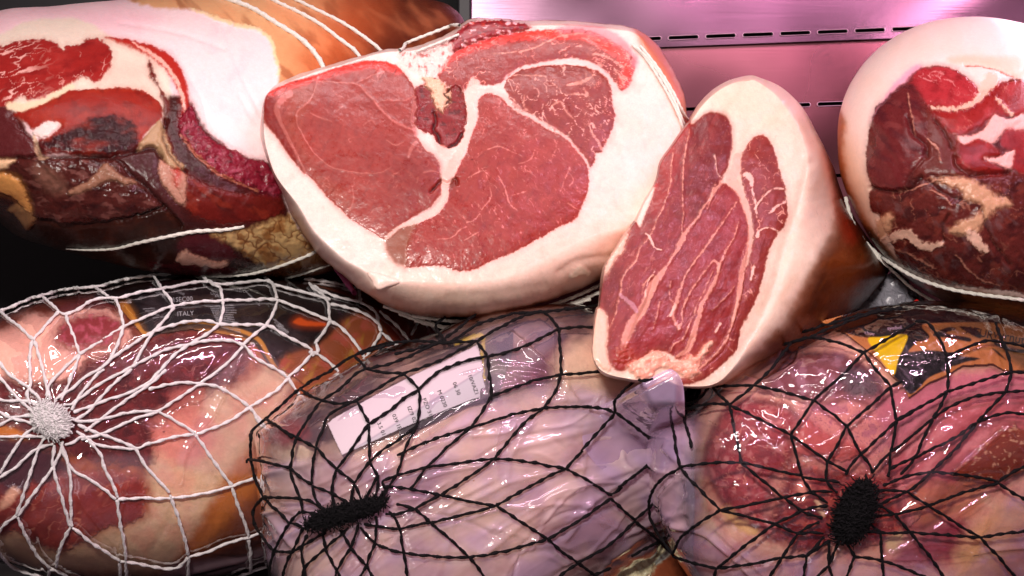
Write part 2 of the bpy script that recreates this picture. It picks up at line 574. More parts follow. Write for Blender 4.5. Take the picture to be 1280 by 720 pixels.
FAT = (240, 212, 202)
def finish(body, U, V, D, st, pt, parent, parts, hscale=1.0, deep=0.0):
    """displace, then split the shell into its parts: parts = [(name, mask, material)]"""
    if deep:
        g = pt.c[..., 1]; red = smooth(0.42, 0.10, g) * smooth(0.80, 0.62, pt.c[..., 0]) * deep
        pt.c *= (1 - red[..., None] * np.array([0.46, 0.66, 0.76]))
    P = W(U, V, D)
    N = normals(P)
    P = P + N * (pt.h * hscale * 0.001)[..., None]
    R, T = U.shape
    faces = grid_faces(R, T)
    verts = P.reshape(-1, 3)
    at = {'tint': np.clip(pt.c, 0.0, 0.95).reshape(-1, 3), 'rough': pt.r.ravel()}
    # keep face winding outward
    f0 = faces[len(faces) // 3]; n0 = np.cross(verts[f0[1]] - verts[f0[0]], verts[f0[2]] - verts[f0[0]])
    if (n0 * N.reshape(-1, 3)[f0[0]]).sum() < 0:
        faces = faces[:, ::-1]
    obs = []
    for name, mask, mat in parts:
        fm = mask.ravel()[faces[:, 0]]
        if fm.any():
            v, f, a = submesh(verts, faces, fm, at)
            obs.append(mesh_from(name, v, f, mat, parent, True, a))
    return obs

# =================================================================== ham with the wide round cut, middle of the top row
def build_round_ham():
    girth = [(328,128),(326,168),(331,195),(350,238),(376,288),(408,328),(448,360),(480,380),(520,394),(570,398),(622,393),(684,377),
             (742,354),(790,322),(835,268),(858,190),(858,135),(845,92),(822,58),(800,38),(768,30),(700,25),(655,26),(615,22),(585,24),(562,40),(520,58),
             (480,62),(438,74),(400,85),(362,97),(340,108)]
    face = [(332,125),(330,160),(334,188),(347,222),(373,256),(395,290),(430,322),(460,340),(471,358),(490,353),(520,349),(560,350),(605,349),(650,338),
            (692,316),(740,294),(788,278),(828,240),(846,195),(850,150),(838,108),(815,72),(796,44),(765,37),(700,32),(655,33),(615,27),(588,29),(568,44),(522,62),
            (480,66),(440,77),(402,88),(370,99),(346,110)]
    b = Body((590, 200), girth, 1.055, 0.085, 0.22, face, tilt=(0.00006, -0.00018), dome=0.004, back=0.72)
    b.R2 = b.R2 * (1 + 0.004 * perlin(b.th * 9, b.th * 0, 3) + 0.002 * perlin(b.th * 31, b.th * 0, 4))
    U, V, D, st = b.grid()
    p = Paint(U, V, FAT, rough=0.42, seed=3, warp=1.6)
    root = thing("cured_ham", tuple(W(590, 380, 1.15)), "large round ham with a wide pink cut and a ragged notch at its top", "ham", "unwrapped cured hams in the top row")
    one = np.ones_like(U)
    front = smooth(1.6, 1.2, st)
    # warm tone of the fat
    p.tone(one, (250, 205, 190), 60, 0.45, 1)
    p.tone(one, (232, 176, 164), 22, 0.35, 2, 0.0, 0.6); p.tone(one, (246, 224, 216), 26, 0.3, 77, 0.1, 0.5); p.r += -0.05 + 0.12 * fbm(U, V, 20, 78, 3)
    p.region([(530,345),(640,330),(760,280),(860,230),(880,420),(520,420),(440,370)], (238, 196, 170), 30, alpha=0.55)
    # pink smear of the lower fat rim, brown rind underneath
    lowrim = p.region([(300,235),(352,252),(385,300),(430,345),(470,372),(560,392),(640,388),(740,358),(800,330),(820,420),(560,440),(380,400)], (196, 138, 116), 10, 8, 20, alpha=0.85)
    # lean
    M1 = [(331,124),(337,115),(364,103),(398,93),(431,82),(453,77),(476,77),(496,83),(507,94),(516,107),(519,116),(520,134),(517,152),(521,170),(531,186),(544,197),
          (549,210),(550,223),(553,237),(544,250),(533,261),(516,271),(498,284),(482,298),(471,294),(453,283),(436,272),(424,259),(409,246),(396,230),(386,219),(379,215),(370,205),(357,186),(345,168),(332,152)]
    m1 = p.region(M1, (196, 78, 80), 1.3, 1.6, 4, bulge=1.3, bw=45)
    m2 = p.region([(600,123),(607,117),(622,119),(636,132),(647,141),(669,152),(687,163),(709,174),(722,190),(733,206),(736,223),(733,243),(727,259),(718,274),(704,281),(691,288),
                   (669,301),(642,315),(613,327),(593,337),(571,338),(549,332),(511,334),(508,331),(509,304),(520,281),(542,270),(553,254),(560,241),(566,223),(573,205),(583,192),(586,178),(590,168),(597,148),(598,130)],
                  (200, 78, 82), 1.3, 2.2, 4, bulge=1.3, bw=45)
    m3 = p.region([(631,106),(644,91),(669,84),(704,81),(731,84),(753,92),(763,108),(765,126),(769,143),(766,160),(760,173),(752,188),(745,192),(744,201),(739,208),(733,200),
                   (722,186),(711,172),(704,168),(691,161),(678,152),(664,143),(647,137),(636,121)], (182, 76, 78), 1.2, 3.0, 5, bulge=1.3, bw=45)
    m4 = p.region([(546,94),(556,78),(566,66),(580,59),(613,47),(647,41),(680,38),(704,37),(736,39),(758,48),(780,61),(792,74),(791,92),(786,108),(776,112),(769,103),(760,92),(744,80),(724,74),
                   (704,73),(680,77),(653,83),(638,92),(628,102),(613,107),(593,105),(582,112),(572,112),(560,108)], (190, 72, 74), 1.2, 2.5, 5, bulge=1.3, bw=45)
    lean = np.clip(m1 + m2 + m3 + m4, 0, 1)
    # oxidised redder and browner areas
    p.region([(360,110),(385,104),(396,118),(376,160),(400,215),(440,250),(430,262),(395,225),(365,180),(352,160),(350,135)], (196, 98, 84), 6, alpha=0.75)
    p.tone(m1, (214, 92, 92), 40, 0.5, 5); p.tone(m1, (170, 58, 64), 30, 0.5, 6)
    p.tone(m2, (218, 96, 96), 34, 0.55, 7); p.tone(m2, (172, 58, 66), 22, 0.45, 8)
    p.tone(m3, (158, 62, 62), 22, 0.5, 9); p.tone(m4, (168, 58, 60), 20, 0.5, 10)
    p.region([(515,185),(548,205),(552,240),(530,262),(500,262),(480,240),(490,205)], (165, 55, 62), 14, alpha=0.6 )
    # bright red dried rim along the top of the lean
    rim = sd_line(U, V, [(331,126,6),(340,113,7),(366,102,8),(400,92,9),(432,82,10),(454,78,9),(478,79,7),(497,86,5)])
    p.mixc(m1 * smooth(11, -2, rim) * 0.95, (236, 40, 24))
    p.region([(331,122),(345,126),(350,150),(362,176),(380,212),(360,192),(344,168),(330,152)], (165, 38, 36), 2.0, 2, 5, alpha=0.9)
    rim = sd_line(U, V, [(548,86,6),(568,66,10),(590,56,12),(640,44,12),(690,41,12),(735,44,10),(775,66,12),(788,84,14),(780,104,8)])
    p.mixc(m4 * smooth(9, -2, rim) * 0.95, (244, 48, 28))
    p.region([(700,33),(740,32),(766,39),(786,56),(798,76),(791,84),(780,64),(758,51),(730,42),(700,40)], (222, 130, 140), 2, 2, 6, alpha=0.85)
    # fibres and marbling
    p.tone(lean, (222, 110, 108), 7, 0.35, 11, 0.0, 0.5, ang=35, sx=3.0)
    p.tone(lean, (150, 46, 56), 6, 0.35, 12, 0.05, 0.5, ang=-60, sx=2.6)
    p.veins(m2, 15, 0.035, 0.35, (240, 160, 155), 1, ang=60, sx=1.5, gate=-0.05)
    p.flecks(m2, 5, 0.30, 0.35, (240, 160, 155), 2, ang=65, sx=2.2)
    p.veins(m3, 13, 0.05, 0.75, (246, 180, 165), 3, ang=70, sx=1.6, gate=-0.2)
    p.veins(m3 * smooth(690, 760, U), 8, 0.07, 0.6, (240, 160, 145), 13, ang=80, sx=1.8, gate=-0.3)
    p.veins(m4, 14, 0.05, 0.7, (245, 150, 135), 4, ang=10, sx=1.5, gate=-0.1)
    p.veins(m4 * smooth(720, 770, U), 7, 0.09, 0.8, (245, 165, 150), 24, ang=30, gate=-0.3)
    p.veins(m1, 22, 0.03, 0.5, (228, 140, 140), 5, gate=0.05)
    p.flecks(m1 * smooth(190, 240, V), 5, 0.33, 0.35, (236, 160, 155), 6, ang=-55, sx=2.5)
    p.flecks(lean, 2.4, 0.42, 0.2, (240, 175, 168), 7)
    # seams of fat
    f = (242, 178, 172)
    for pts in ([(362,118,9),(352,126,8),(346,138,7),(352,156,5),(364,180,4),(376,204,3),(384,220,3)],
                [(398,96,2),(393,114,1.5),(386,128,2.5),(373,139,2.0),(371,152,1.5),(377,166,1.5),(387,184,1.5),(404,203,1.6),(420,211,1.6),(444,216,1.6),(471,217,1.2),(489,210,.8)],
                [(398,102,1),(415,103,1.6),(431,104,2),(449,108,2.4),(464,123,2.8),(480,142,3),(496,154,3.2),(518,163,3)],
                [(518,119,2.4),(504,127,1.6),(484,126,1.2),(470,130,.8)], [(520,116,5),(518,134,6),(516,152,6),(520,168,6)],
                [(476,88,6),(472,94,3),(473,102,1)], [(388,142,1.4),(402,149,2),(414,152,1.2)], [(421,140,1.5),(428,134,1.2)],
                [(454,157,1),(464,151,1.5),(470,158,1)], [(483,176,1.5),(494,182,2.4),(505,178,1)], [(440,232,1),(442,250,1.5),(438,262,1)],
                [(520,178,5),(514,186,5),(510,198,2)], [(530,216,2),(540,214,2.5),(548,216,1.5)],
                [(446,104,1),(478,90,1.5),(474,98,1)]):
        p.line(pts, (226, 140, 138), 1.0, 0.6, h=0.08)
    for pts in ([(609,187,1.5),(622,184,2.5),(640,190,1.5),(653,197,1)], [(623,221,2),(632,238,3),(637,256,2.5),(647,264,2)],
                [(585,222,1),(598,216,1.8),(608,214,1)], [(612,235,2),(614,246,2.4),(603,262,2)], [(693,192,1.6),(697,176,1.2)],
                [(640,245,1),(657,240,1.6)], [(712,232,3),(716,226,2),(713,219,1.5)], [(710,255,1.5),(722,262,2)], [(583,278,3),(592,276,2),(600,268,2)],
                [(580,300,2),(590,296,2.4),(598,290,1.5)], [(648,205,1),(663,200,1.8),(668,188,1)],
                [(700,240,1),(706,225,1.5),(712,210,2)], [(548,300,1),(565,297,2),(575,288,2),(583,284,1.5)]):
        p.line(pts, (232, 150, 142), 1.0, 0.6, edge=1.2, wmul=0.8)
    for pts in ([(640,94,1.5),(660,95,2),(680,96,2),(683,103,2)], [(690,132,3),(700,128,4),(706,138,3),(716,148,2.5)], [(710,107,4),(722,105,6),(735,100,5),(742,94,3)],
                [(704,120,2),(722,118,3),(734,120,4),(730,112,3)], [(655,120,1.5),(655,134,2.5),(662,140,2)], [(738,165,4),(748,178,4),(752,186,5)],
                [(613,68,1),(640,66,2),(668,60,2.5),(700,46,2),(728,42,2)], [(768,88,3),(776,98,3),(780,108,2)], [(742,68,3),(760,72,3),(778,84,4)]):
        p.line(pts, (238, 170, 152), 1.2, 0.6, edge=2.0, wmul=0.8)
    # grey-brown gland of fat near the bottom
    p.region([(481,298),(498,284),(520,280),(514,292),(508,316),(509,331),(496,331),(484,317)], (172, 104, 84), 3, 1.5, alpha=0.9)
    # notch beside the bone
    cav = p.region([(519,114),(527,106),(542,98),(560,110),(573,107),(580,121),(584,143),(581,160),(576,177),(561,184),(549,180),(541,168),(528,164),(519,154),(521,134)],
                   (168, 34, 52), 1.5, 3, 5, bulge=-2.0, bw=24, rough=0.55)
    p.tone(cav, (165, 48, 62), 9, 0.7, 14, 0, 0.4, ang=80, sx=2.5); p.tone(cav, (70, 14, 28), 7, 0.6, 15, 0.05, 0.4)
    p.veins(cav, 9, 0.06, 0.6, (200, 100, 105), 16, ang=80, sx=2, gate=-0.1)
    p.region([(527,99),(542,97),(556,107),(564,120),(560,132),(551,140),(543,130),(538,114)], (236, 190, 160), 2.0, 6, 6, bulge=3.0, bw=9, rough=0.5, alpha=0.9)
    for pts in ([(543,140),(545,152),(541,160),(548,168),(550,178)], [(561,184),(572,176),(577,166)], [(538,240),(546,232),(551,226),(560,229),(569,224),(572,230)],
                [(562,112),(556,118),(562,124),(557,130)]):
        p.line([q + (2.2,) for q in pts], (58, 18, 22), 1.2, 0.85, edge=2); p.groove(pts, 1.6, 2.2)
    p.region([(550,224),(568,222),(572,232),(556,234)], (150, 60, 50), 2, 2, 4, alpha=0.9)
    p.line([(528,108,8),(532,150,2)], (250, 214, 196), 2, 0.0)
    p.line([(592,106,14),(588,130,10),(590,150,9),(582,175,9),(572,196,12),(562,214,16),(556,234,9),(556,248,9),(546,262,9),(525,274,7),(500,284,4),(483,297,4)], (243, 192, 180), 1.6, 0.8, edge=1.5, h=0.3)
    p.line([(552,186,12),(566,200,12),(560,216,10)], (238, 170, 158), 3, 0.5, edge=3)
    p.line([(600,112,5),(620,114,9),(640,128,8),(660,144,8),(688,158,7),(708,172,6),(724,190,5),(733,204,4)], (236, 176, 168), 1.6, 0.6, edge=1.5, h=0.2, wmul=0.5)
    p.line([(628,104,5),(640,90,4),(668,81,6),(704,76,7),(733,79,8),(756,90,8),(770,112,8)], (240, 182, 178), 1.6, 0.6, edge=1.5, wmul=0.5)
    # raw trim on top of the notch
    raw = p.region([(562,52),(569,43),(584,30),(591,27),(624,26),(647,29),(664,34),(642,41),(613,47),(582,58),(562,66)], (185, 52, 78), 1.5, 3, 6, bulge=2.2, bw=8)
    p.tone(raw, (240, 190, 195), 6, 0.8, 20, 0.1, 0.4, ang=10, sx=2); p.tone(raw, (225, 70, 40), 8, 0.7, 21, 0.15, 0.4); p.tone(raw, (120, 20, 50), 6, 0.7, 22, 0.1, 0.4)
    scr = p.region([(504,66),(530,60),(562,54),(566,66),(556,80),(546,94),(530,96),(512,84),(498,74)], (245, 205, 198), 2, 4, 6, alpha=0.9)
    p.tone(scr, (200, 90, 90), 7, 0.8, 25, 0.1, 0.4); p.h += scr * 1.6 * fbm(U, V, 7, 33, 3)
    # spur of fat on the lower rim
    p.region([(460,340),(482,344),(500,353),(484,358),(472,361),(466,352)], (250, 214, 200), 2, 0, bulge=3.0, bw=8)
    # knife marks, pores, dents of the rim
    p.groove([(700,340),(720,328),(750,322),(790,318)], 1.2, 5); p.groove([(560,372),(620,368),(680,356)], 0.6, 6)
    p.line([(716,344,5),(726,338,9),(736,343,3)], (252, 236, 214), 2, 0.8, h=0.6, edge=2)
    p.h += front * (0.6 * fbm(U, V, 60, 5, 3) + 0.22 * fbm(U, V, 16, 6, 3)) + (1 - front) * (1.6 * fbm(U, V, 45, 8, 3) + 0.25 * fbm(U, V, 12, 18, 3))
    a, bb = rot(U, V, 35, 3.0, 1.0)
    p.h += lean * (0.07 * fbm(a, bb, 7, 9, 3) + 0.02 * fbm(U, V, 3, 10, 2))
    # rind behind the rim
    rd = smooth(1.55, 1.95, st + 0.12 * fbm(U, V, 30, 40, 3))
    p.mixc(rd * 0.9, (178, 96, 52)); p.tone(rd, (120, 58, 28), 26, 0.7, 41)
    p.region([(792,36),(812,42),(842,92),(860,140),(864,180),(835,120),(815,80)], (225, 110, 70), 3, 3, 12, alpha=0.8)
    p.r += lean * -0.03 + p.region([(520,250),(580,245),(590,300),(560,325),(515,315)], (200, 84, 88), 12, alpha=0.0) * 0
    cutm = st <= 1.0001
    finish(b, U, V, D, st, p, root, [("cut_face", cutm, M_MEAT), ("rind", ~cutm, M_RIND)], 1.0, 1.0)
    for k, pts in enumerate(([(480,381),(511,392),(542,397),(570,400),(600,398),(624,394),(691,379),(752,353),(800,318)],
                             [(500,389),(520,396),(545,403),(565,408),(585,406),(620,399),(690,384),(745,364),(790,340)],
                             [(520,396),(555,404),(600,402),(660,391),(735,370)])):
        twine("twine", b, pts, 4.6, root, off=0.001 + 0.001 * k)
    for k, pts in enumerate(([(790,56),(806,72),(822,96),(838,124),(850,150),(858,180)], [(796,60),(815,80),(832,106),(846,134),(856,160)], [(800,58),(822,86),(842,118),(857,150)])):
        twine("twine", b, pts, 4.0, root, off=0.0015 + 0.0008 * k)
    twine("twine", b, [(500,64),(522,55),(548,45),(575,34)], 4.4, root, off=0.004)
    twine("twine", b, [(520,66),(540,58),(560,50),(574,44)], 3.6, root, off=0.004)
    return b

# =================================================================== half ham leaning on it
def build_half_ham():
    girth = [(741,430),(743,455),(756,470),(790,478),(830,480),(852,484),(892,486),(950,466),(1004,440),(1054,402),(1092,366),(1108,335),(1080,290),(1056,250),(1040,205),(1018,160),
             (1000,130),(975,108),(950,97),(935,94),(905,103),(880,122),(860,150),(842,176),(824,200),(818,226),(803,250),(790,278),(768,312),(753,335),(748,375)]
    face = [(743,428),(745,452),(757,466),(790,474),(830,475),(852,482),(890,481),(914,462),(936,428),(958,386),(974,340),(990,290),(1006,232),(1010,205),(1001,170),(985,140),(965,116),
            (948,103),(935,100),(908,108),(884,126),(864,152),(846,178),(828,203),(821,228),(806,253),(793,281),(771,314),(757,337),(751,375)]
    b = Body((880, 300), girth, 1.015, 0.15, 0.12, face, tilt=(0.00012, -0.00022), dome=0.003, back=0.6)
    U, V, D, st = b.grid()
    p = Paint(U, V, (238, 210, 190), rough=0.42, seed=9, warp=1.8)
    root = thing("cured_ham", tuple(W(900, 470, 1.08)), "narrow half ham with an upright streaky cut, leaning beside the large round ham", "ham", "unwrapped cured hams in the top row")
    one = np.ones_like(U)
    p.tone(one, (244, 198, 178), 50, 0.6, 1); p.tone(one, (218, 178, 150), 20, 0.4, 2, 0.0, 0.6, ang=-60, sx=2.5); p.tone(one, (246, 224, 210), 26, 0.3, 77, 0.1, 0.5); p.r += -0.05 + 0.12 * fbm(U, V, 20, 78, 3)
    p.region([(880,112),(930,104),(985,140),(960,160),(900,130)], (248, 205, 178), 12, alpha=0.5)
    ML = [(859,149),(841,176),(823,198),(818,213),(818,235),(814,247),(808,264),(799,282),(790,273),(786,285),(775,300),(771,322),(761,342),(752,358),(749,383),(758,392),
          (760,414),(759,443),(763,457),(776,464),(790,455),(806,445),(826,438),(850,450),(870,455),(885,455),(905,435),(925,380),(932,330),(936,290),(930,262),(920,240),
          (908,230),(901,227),(908,211),(914,187),(914,160),(906,145),(890,141),(878,145),(866,156)]
    m1 = p.region(ML, (172, 58, 62), 1.2, 2.0, 5, bulge=1.3, bw=45)
    MR = [(937,178),(952,168),(963,178),(970,196),(977,224),(981,233),(984,264),(981,280),(970,296),(959,320),(954,344),(943,380),(926,410),(921,437),(908,450),(886,470),
          (863,481),(850,478),(860,462),(885,448),(905,425),(915,390),(925,355),(938,320),(942,290),(938,264),(931,240),(927,222),(927,196)]
    m2 = p.region(MR, (166, 66, 60), 1.2, 2.0, 5, bulge=1.3, bw=45)
    lean = np.clip(m1 + m2, 0, 1)
    # darker single muscles
    p.region([(866,160),(880,146),(890,142),(906,146),(912,160),(912,187),(906,212),(898,228),(880,258),(862,280),(854,262),(855,200)], (136, 44, 44), 4, 2, 8, alpha=0.85)
    p.region([(856,200),(850,290),(840,310),(822,325),(812,300),(835,240),(845,200)], (160, 50, 58), 4, alpha=0.6)
    p.region([(905,236),(922,250),(932,290),(925,330),(900,330),(880,340),(868,330),(890,280)], (182, 62, 74), 8, alpha=0.6)
    p.region([(758,330),(775,330),(776,365),(768,390),(758,388),(752,365)], (140, 46, 44), 5, alpha=0.8)
    p.region([(800,385),(835,390),(845,420),(830,436),(800,440),(785,440)], (185, 66, 78), 8, alpha=0.6)
    p.region([(819,205),(845,175),(860,152),(862,165),(848,200),(838,230),(828,260),(815,262),(818,236)], (196, 62, 60), 4, alpha=0.7)
    rim = sd_line(U, V, [(858,152,4),(841,178,6),(824,200,7),(819,215,6),(819,232,4)])
    p.mixc(m1 * smooth(5, -2, rim) * 0.85, (220, 70, 74))
    p.tone(lean, (192, 84, 84), 26, 0.5, 5); p.tone(lean, (130, 36, 42), 22, 0.5, 6)
    p.tone(lean, (205, 100, 96), 6, 0.35, 7, 0.05, 0.5, ang=-62, sx=3.5)
    p.tone(lean, (128, 34, 42), 5, 0.35, 8, 0.05, 0.5, ang=-62, sx=3.5)
    p.veins(m2, 15, 0.045, 0.75, (232, 165, 145), 1, ang=60, sx=1.3, gate=-0.15)
    p.veins(m1, 14, 0.03, 0.5, (225, 145, 140), 2, ang=-62, sx=2.6, gate=0.0)
    p.flecks(lean, 2.4, 0.40, 0.5, (232, 165, 155), 3)
    # left tongue of fat in front of the collar
    p.region([(818,236),(813,250),(805,270),(799,283),(797,262),(800,246),(812,236)], (246, 214, 200), 2, 1, alpha=0.95)
    p.region([(790,273),(776,292),(768,312),(757,332),(756,342),(762,340),(771,322),(778,318),(784,300)], (244, 190, 168), 2, 2.5, 5, bulge=1.2, bw=6, alpha=0.9)
    p.line([(796,250,4),(791,272,5),(778,292,4),(768,308,3)], (190, 70, 84), 2, 0.85, edge=2)
    f = (232, 164, 146)
    L = [[(901,228,5),(893,240,4),(880,258,3),(868,277,3),(858,290,4),(853,298,7),(848,309,6),(840,322,3),(834,332,3),(827,342,7),(814,360,11),(807,378,11),(800,392,11),(790,404,12),(783,420,11),(778,434,7)],
         [(841,191,1),(838,213,1.4),(838,227,1.5),(830,256,1.6),(819,280,1.6),(813,296,1.8),(801,309,1.8),(794,327,2),(778,347,2),(776,362,2),(772,376,1.6),(770,390,1.5),(761,412,1)],
         [(862,163,1),(855,195,1.6),(853,222,1.6),(853,264,1),(852,292,1)],
         [(921,253,1.4),(899,284,1.6),(886,304,3),(872,322,2.2),(859,340,2.4),(850,362,3),(846,376,5),(842,386,4),(841,396,4),(845,406,4),(848,412,4)],
         [(848,412,4),(852,402,2.6),(852,388,2.4),(861,368,2.2),(872,351,2),(883,336,2),(890,328,3),(896,329,3),(896,340,2.6)],
         [(923,278,1),(916,298,1.6),(908,313,2),(899,330,3),(895,346,4),(888,360,5),(880,376,5),(874,390,6),(869,408,7),(864,425,9),(858,438,7),(846,446,4)],
         [(890,340,1.2),(881,362,1.2),(870,384,1.5),(862,404,1.5),(854,422,1.5),(843,431,2),(838,440,1)],
         [(919,357,1.6),(904,374,1.4),(890,388,1)], [(922,372,2),(918,390,3),(913,408,3),(908,424,2.6),(894,443,2.4),(880,456,2.4),(868,464,1.5)],
         [(922,196,9),(919,212,12),(914,224,14),(924,240,9),(932,262,7),(937,284,6),(936,308,7),(930,328,7),(926,346,7),(924,362,7),(921,380,4),(915,402,3)],
         [(774,369,4),(780,374,5),(788,380,6),(794,390,6)],
         [(816,345,1.4),(804,356,1.6),(802,368,2)], [(838,352,1),(836,372,1.5),(842,380,1)], [(893,232,1),(884,262,1)],
         [(783,430,3),(776,442,4),(771,436,3)], [(824,378,2),(820,396,1),(816,412,1)]]
    for i, pts in enumerate(L):
        p.line(pts, f if i not in (10,) else (206, 150, 170), 1.1, 0.72, edge=2.2, h=0.2)
    for pts in ([(806,293,1.6),(812,297,3),(817,309,2.2),(826,313,1.6)], [(893,195,1.2),(896,215,1),(902,222,1)], [(943,262,2),(954,246,1.8),(966,236,2),(981,237,1.4)], [(961,267,3),(972,258,2.6),(982,253,2)],
                [(946,296,4),(950,288,2.4),(960,285,1.6),(972,289,1.5)], [(940,236,1.5),(944,258,2.5),(946,272,1.5)], [(938,350,3),(942,334,3)], [(900,405,3),(894,415,2)],
                [(843,382,3),(838,394,3),(834,396,2)], [(818,340,1),(808,355,1),(806,372,1.5)], [(932,218,6),(938,224,7),(940,232,4)]):
        p.line(pts, (242, 196, 180), 1.0, 0.8, edge=2.0, h=0.2)
    # torn fat at the foot of the cut
    cl = p.region([(783,457),(806,446),(817,439),(828,441),(841,452),(854,450),(863,443),(870,446),(881,430),(890,428),(883,442),(873,457),(874,467),(859,473),(841,464),(823,461),(812,474),
                   (798,474),(790,466)], (240, 160, 138), 1.8, 4, 6, bulge=3.2, bw=9)
    p.tone(cl, (250, 205, 180), 10, 0.8, 20, -0.05, 0.35); p.h += cl * 1.4 * fbm(U, V, 8, 21, 3)
    p.region([(743,384),(756,390),(760,414),(758,440),(764,462),(752,462),(740,440),(740,415)], (242, 184, 160), 2, 2, 6, bulge=1.5, bw=6, alpha=0.8)
    ml = p.region([(768,440),(786,432),(792,448),(780,458),(768,454)], (200, 80, 66), 3, 5, 5, alpha=0.8); p.h += ml * 1.8 * fbm(U, V, 5, 22, 3)
    for pts in ([(812,345),(804,372),(792,398),(782,420)], [(860,420),(852,438),(842,446)]):
        p.groove([(a + 5, c + 4) for a, c in pts], 0.8, 2.5)
    # brown smoked skin behind the collar
    sk = p.region([(1046,196),(1050,238),(1040,290),(1018,340),(990,390),(960,430),(934,458),(905,484),(880,520),(1160,520),(1160,280),(1090,230),(1052,180)], (126, 64, 26), 10, 5, 30, rough=0.35)
    p.tone(sk, (150, 84, 30), 34, 0.7, 30, ang=-55, sx=2); p.tone(sk, (64, 28, 12), 28, 0.6, 31, ang=-55, sx=2); p.tone(sk, (175, 105, 45), 9, 0.3, 32, 0.15, 0.5, ang=-60, sx=4)
    p.region([(1030,190),(1052,190),(1062,250),(1075,290),(1060,300),(1046,262)], (190, 60, 40), 8, alpha=0.7)
    p.h += 0.8 * fbm(U, V, 50, 5, 3) + 0.25 * fbm(U, V, 16, 6, 3)
    a, bb = rot(U, V, -62, 3.0, 1.0)
    p.h += lean * (0.11 * fbm(a, bb, 7, 9, 3) + 0.05 * fbm(U, V, 3, 10, 2)) + sk * 0.25 * fbm(U, V, 9, 77, 3)
    bk = smooth(2.0, 2.2, st); p.mixc(bk, (110, 56, 24))
    p.h -= 1.2 * np.exp(-((sd_line(U, V, [(1012,205,0),(1000,255,0),(984,300,0),(972,345,0),(955,392,0),(930,435,0)])) / 7) ** 2)
    cutm = st <= 1.0001
    finish(b, U, V, D, st, p, root, [("cut_face", cutm, M_MEAT), ("rind", ~cutm, M_RIND)], 1.0, 0.85)
    return b

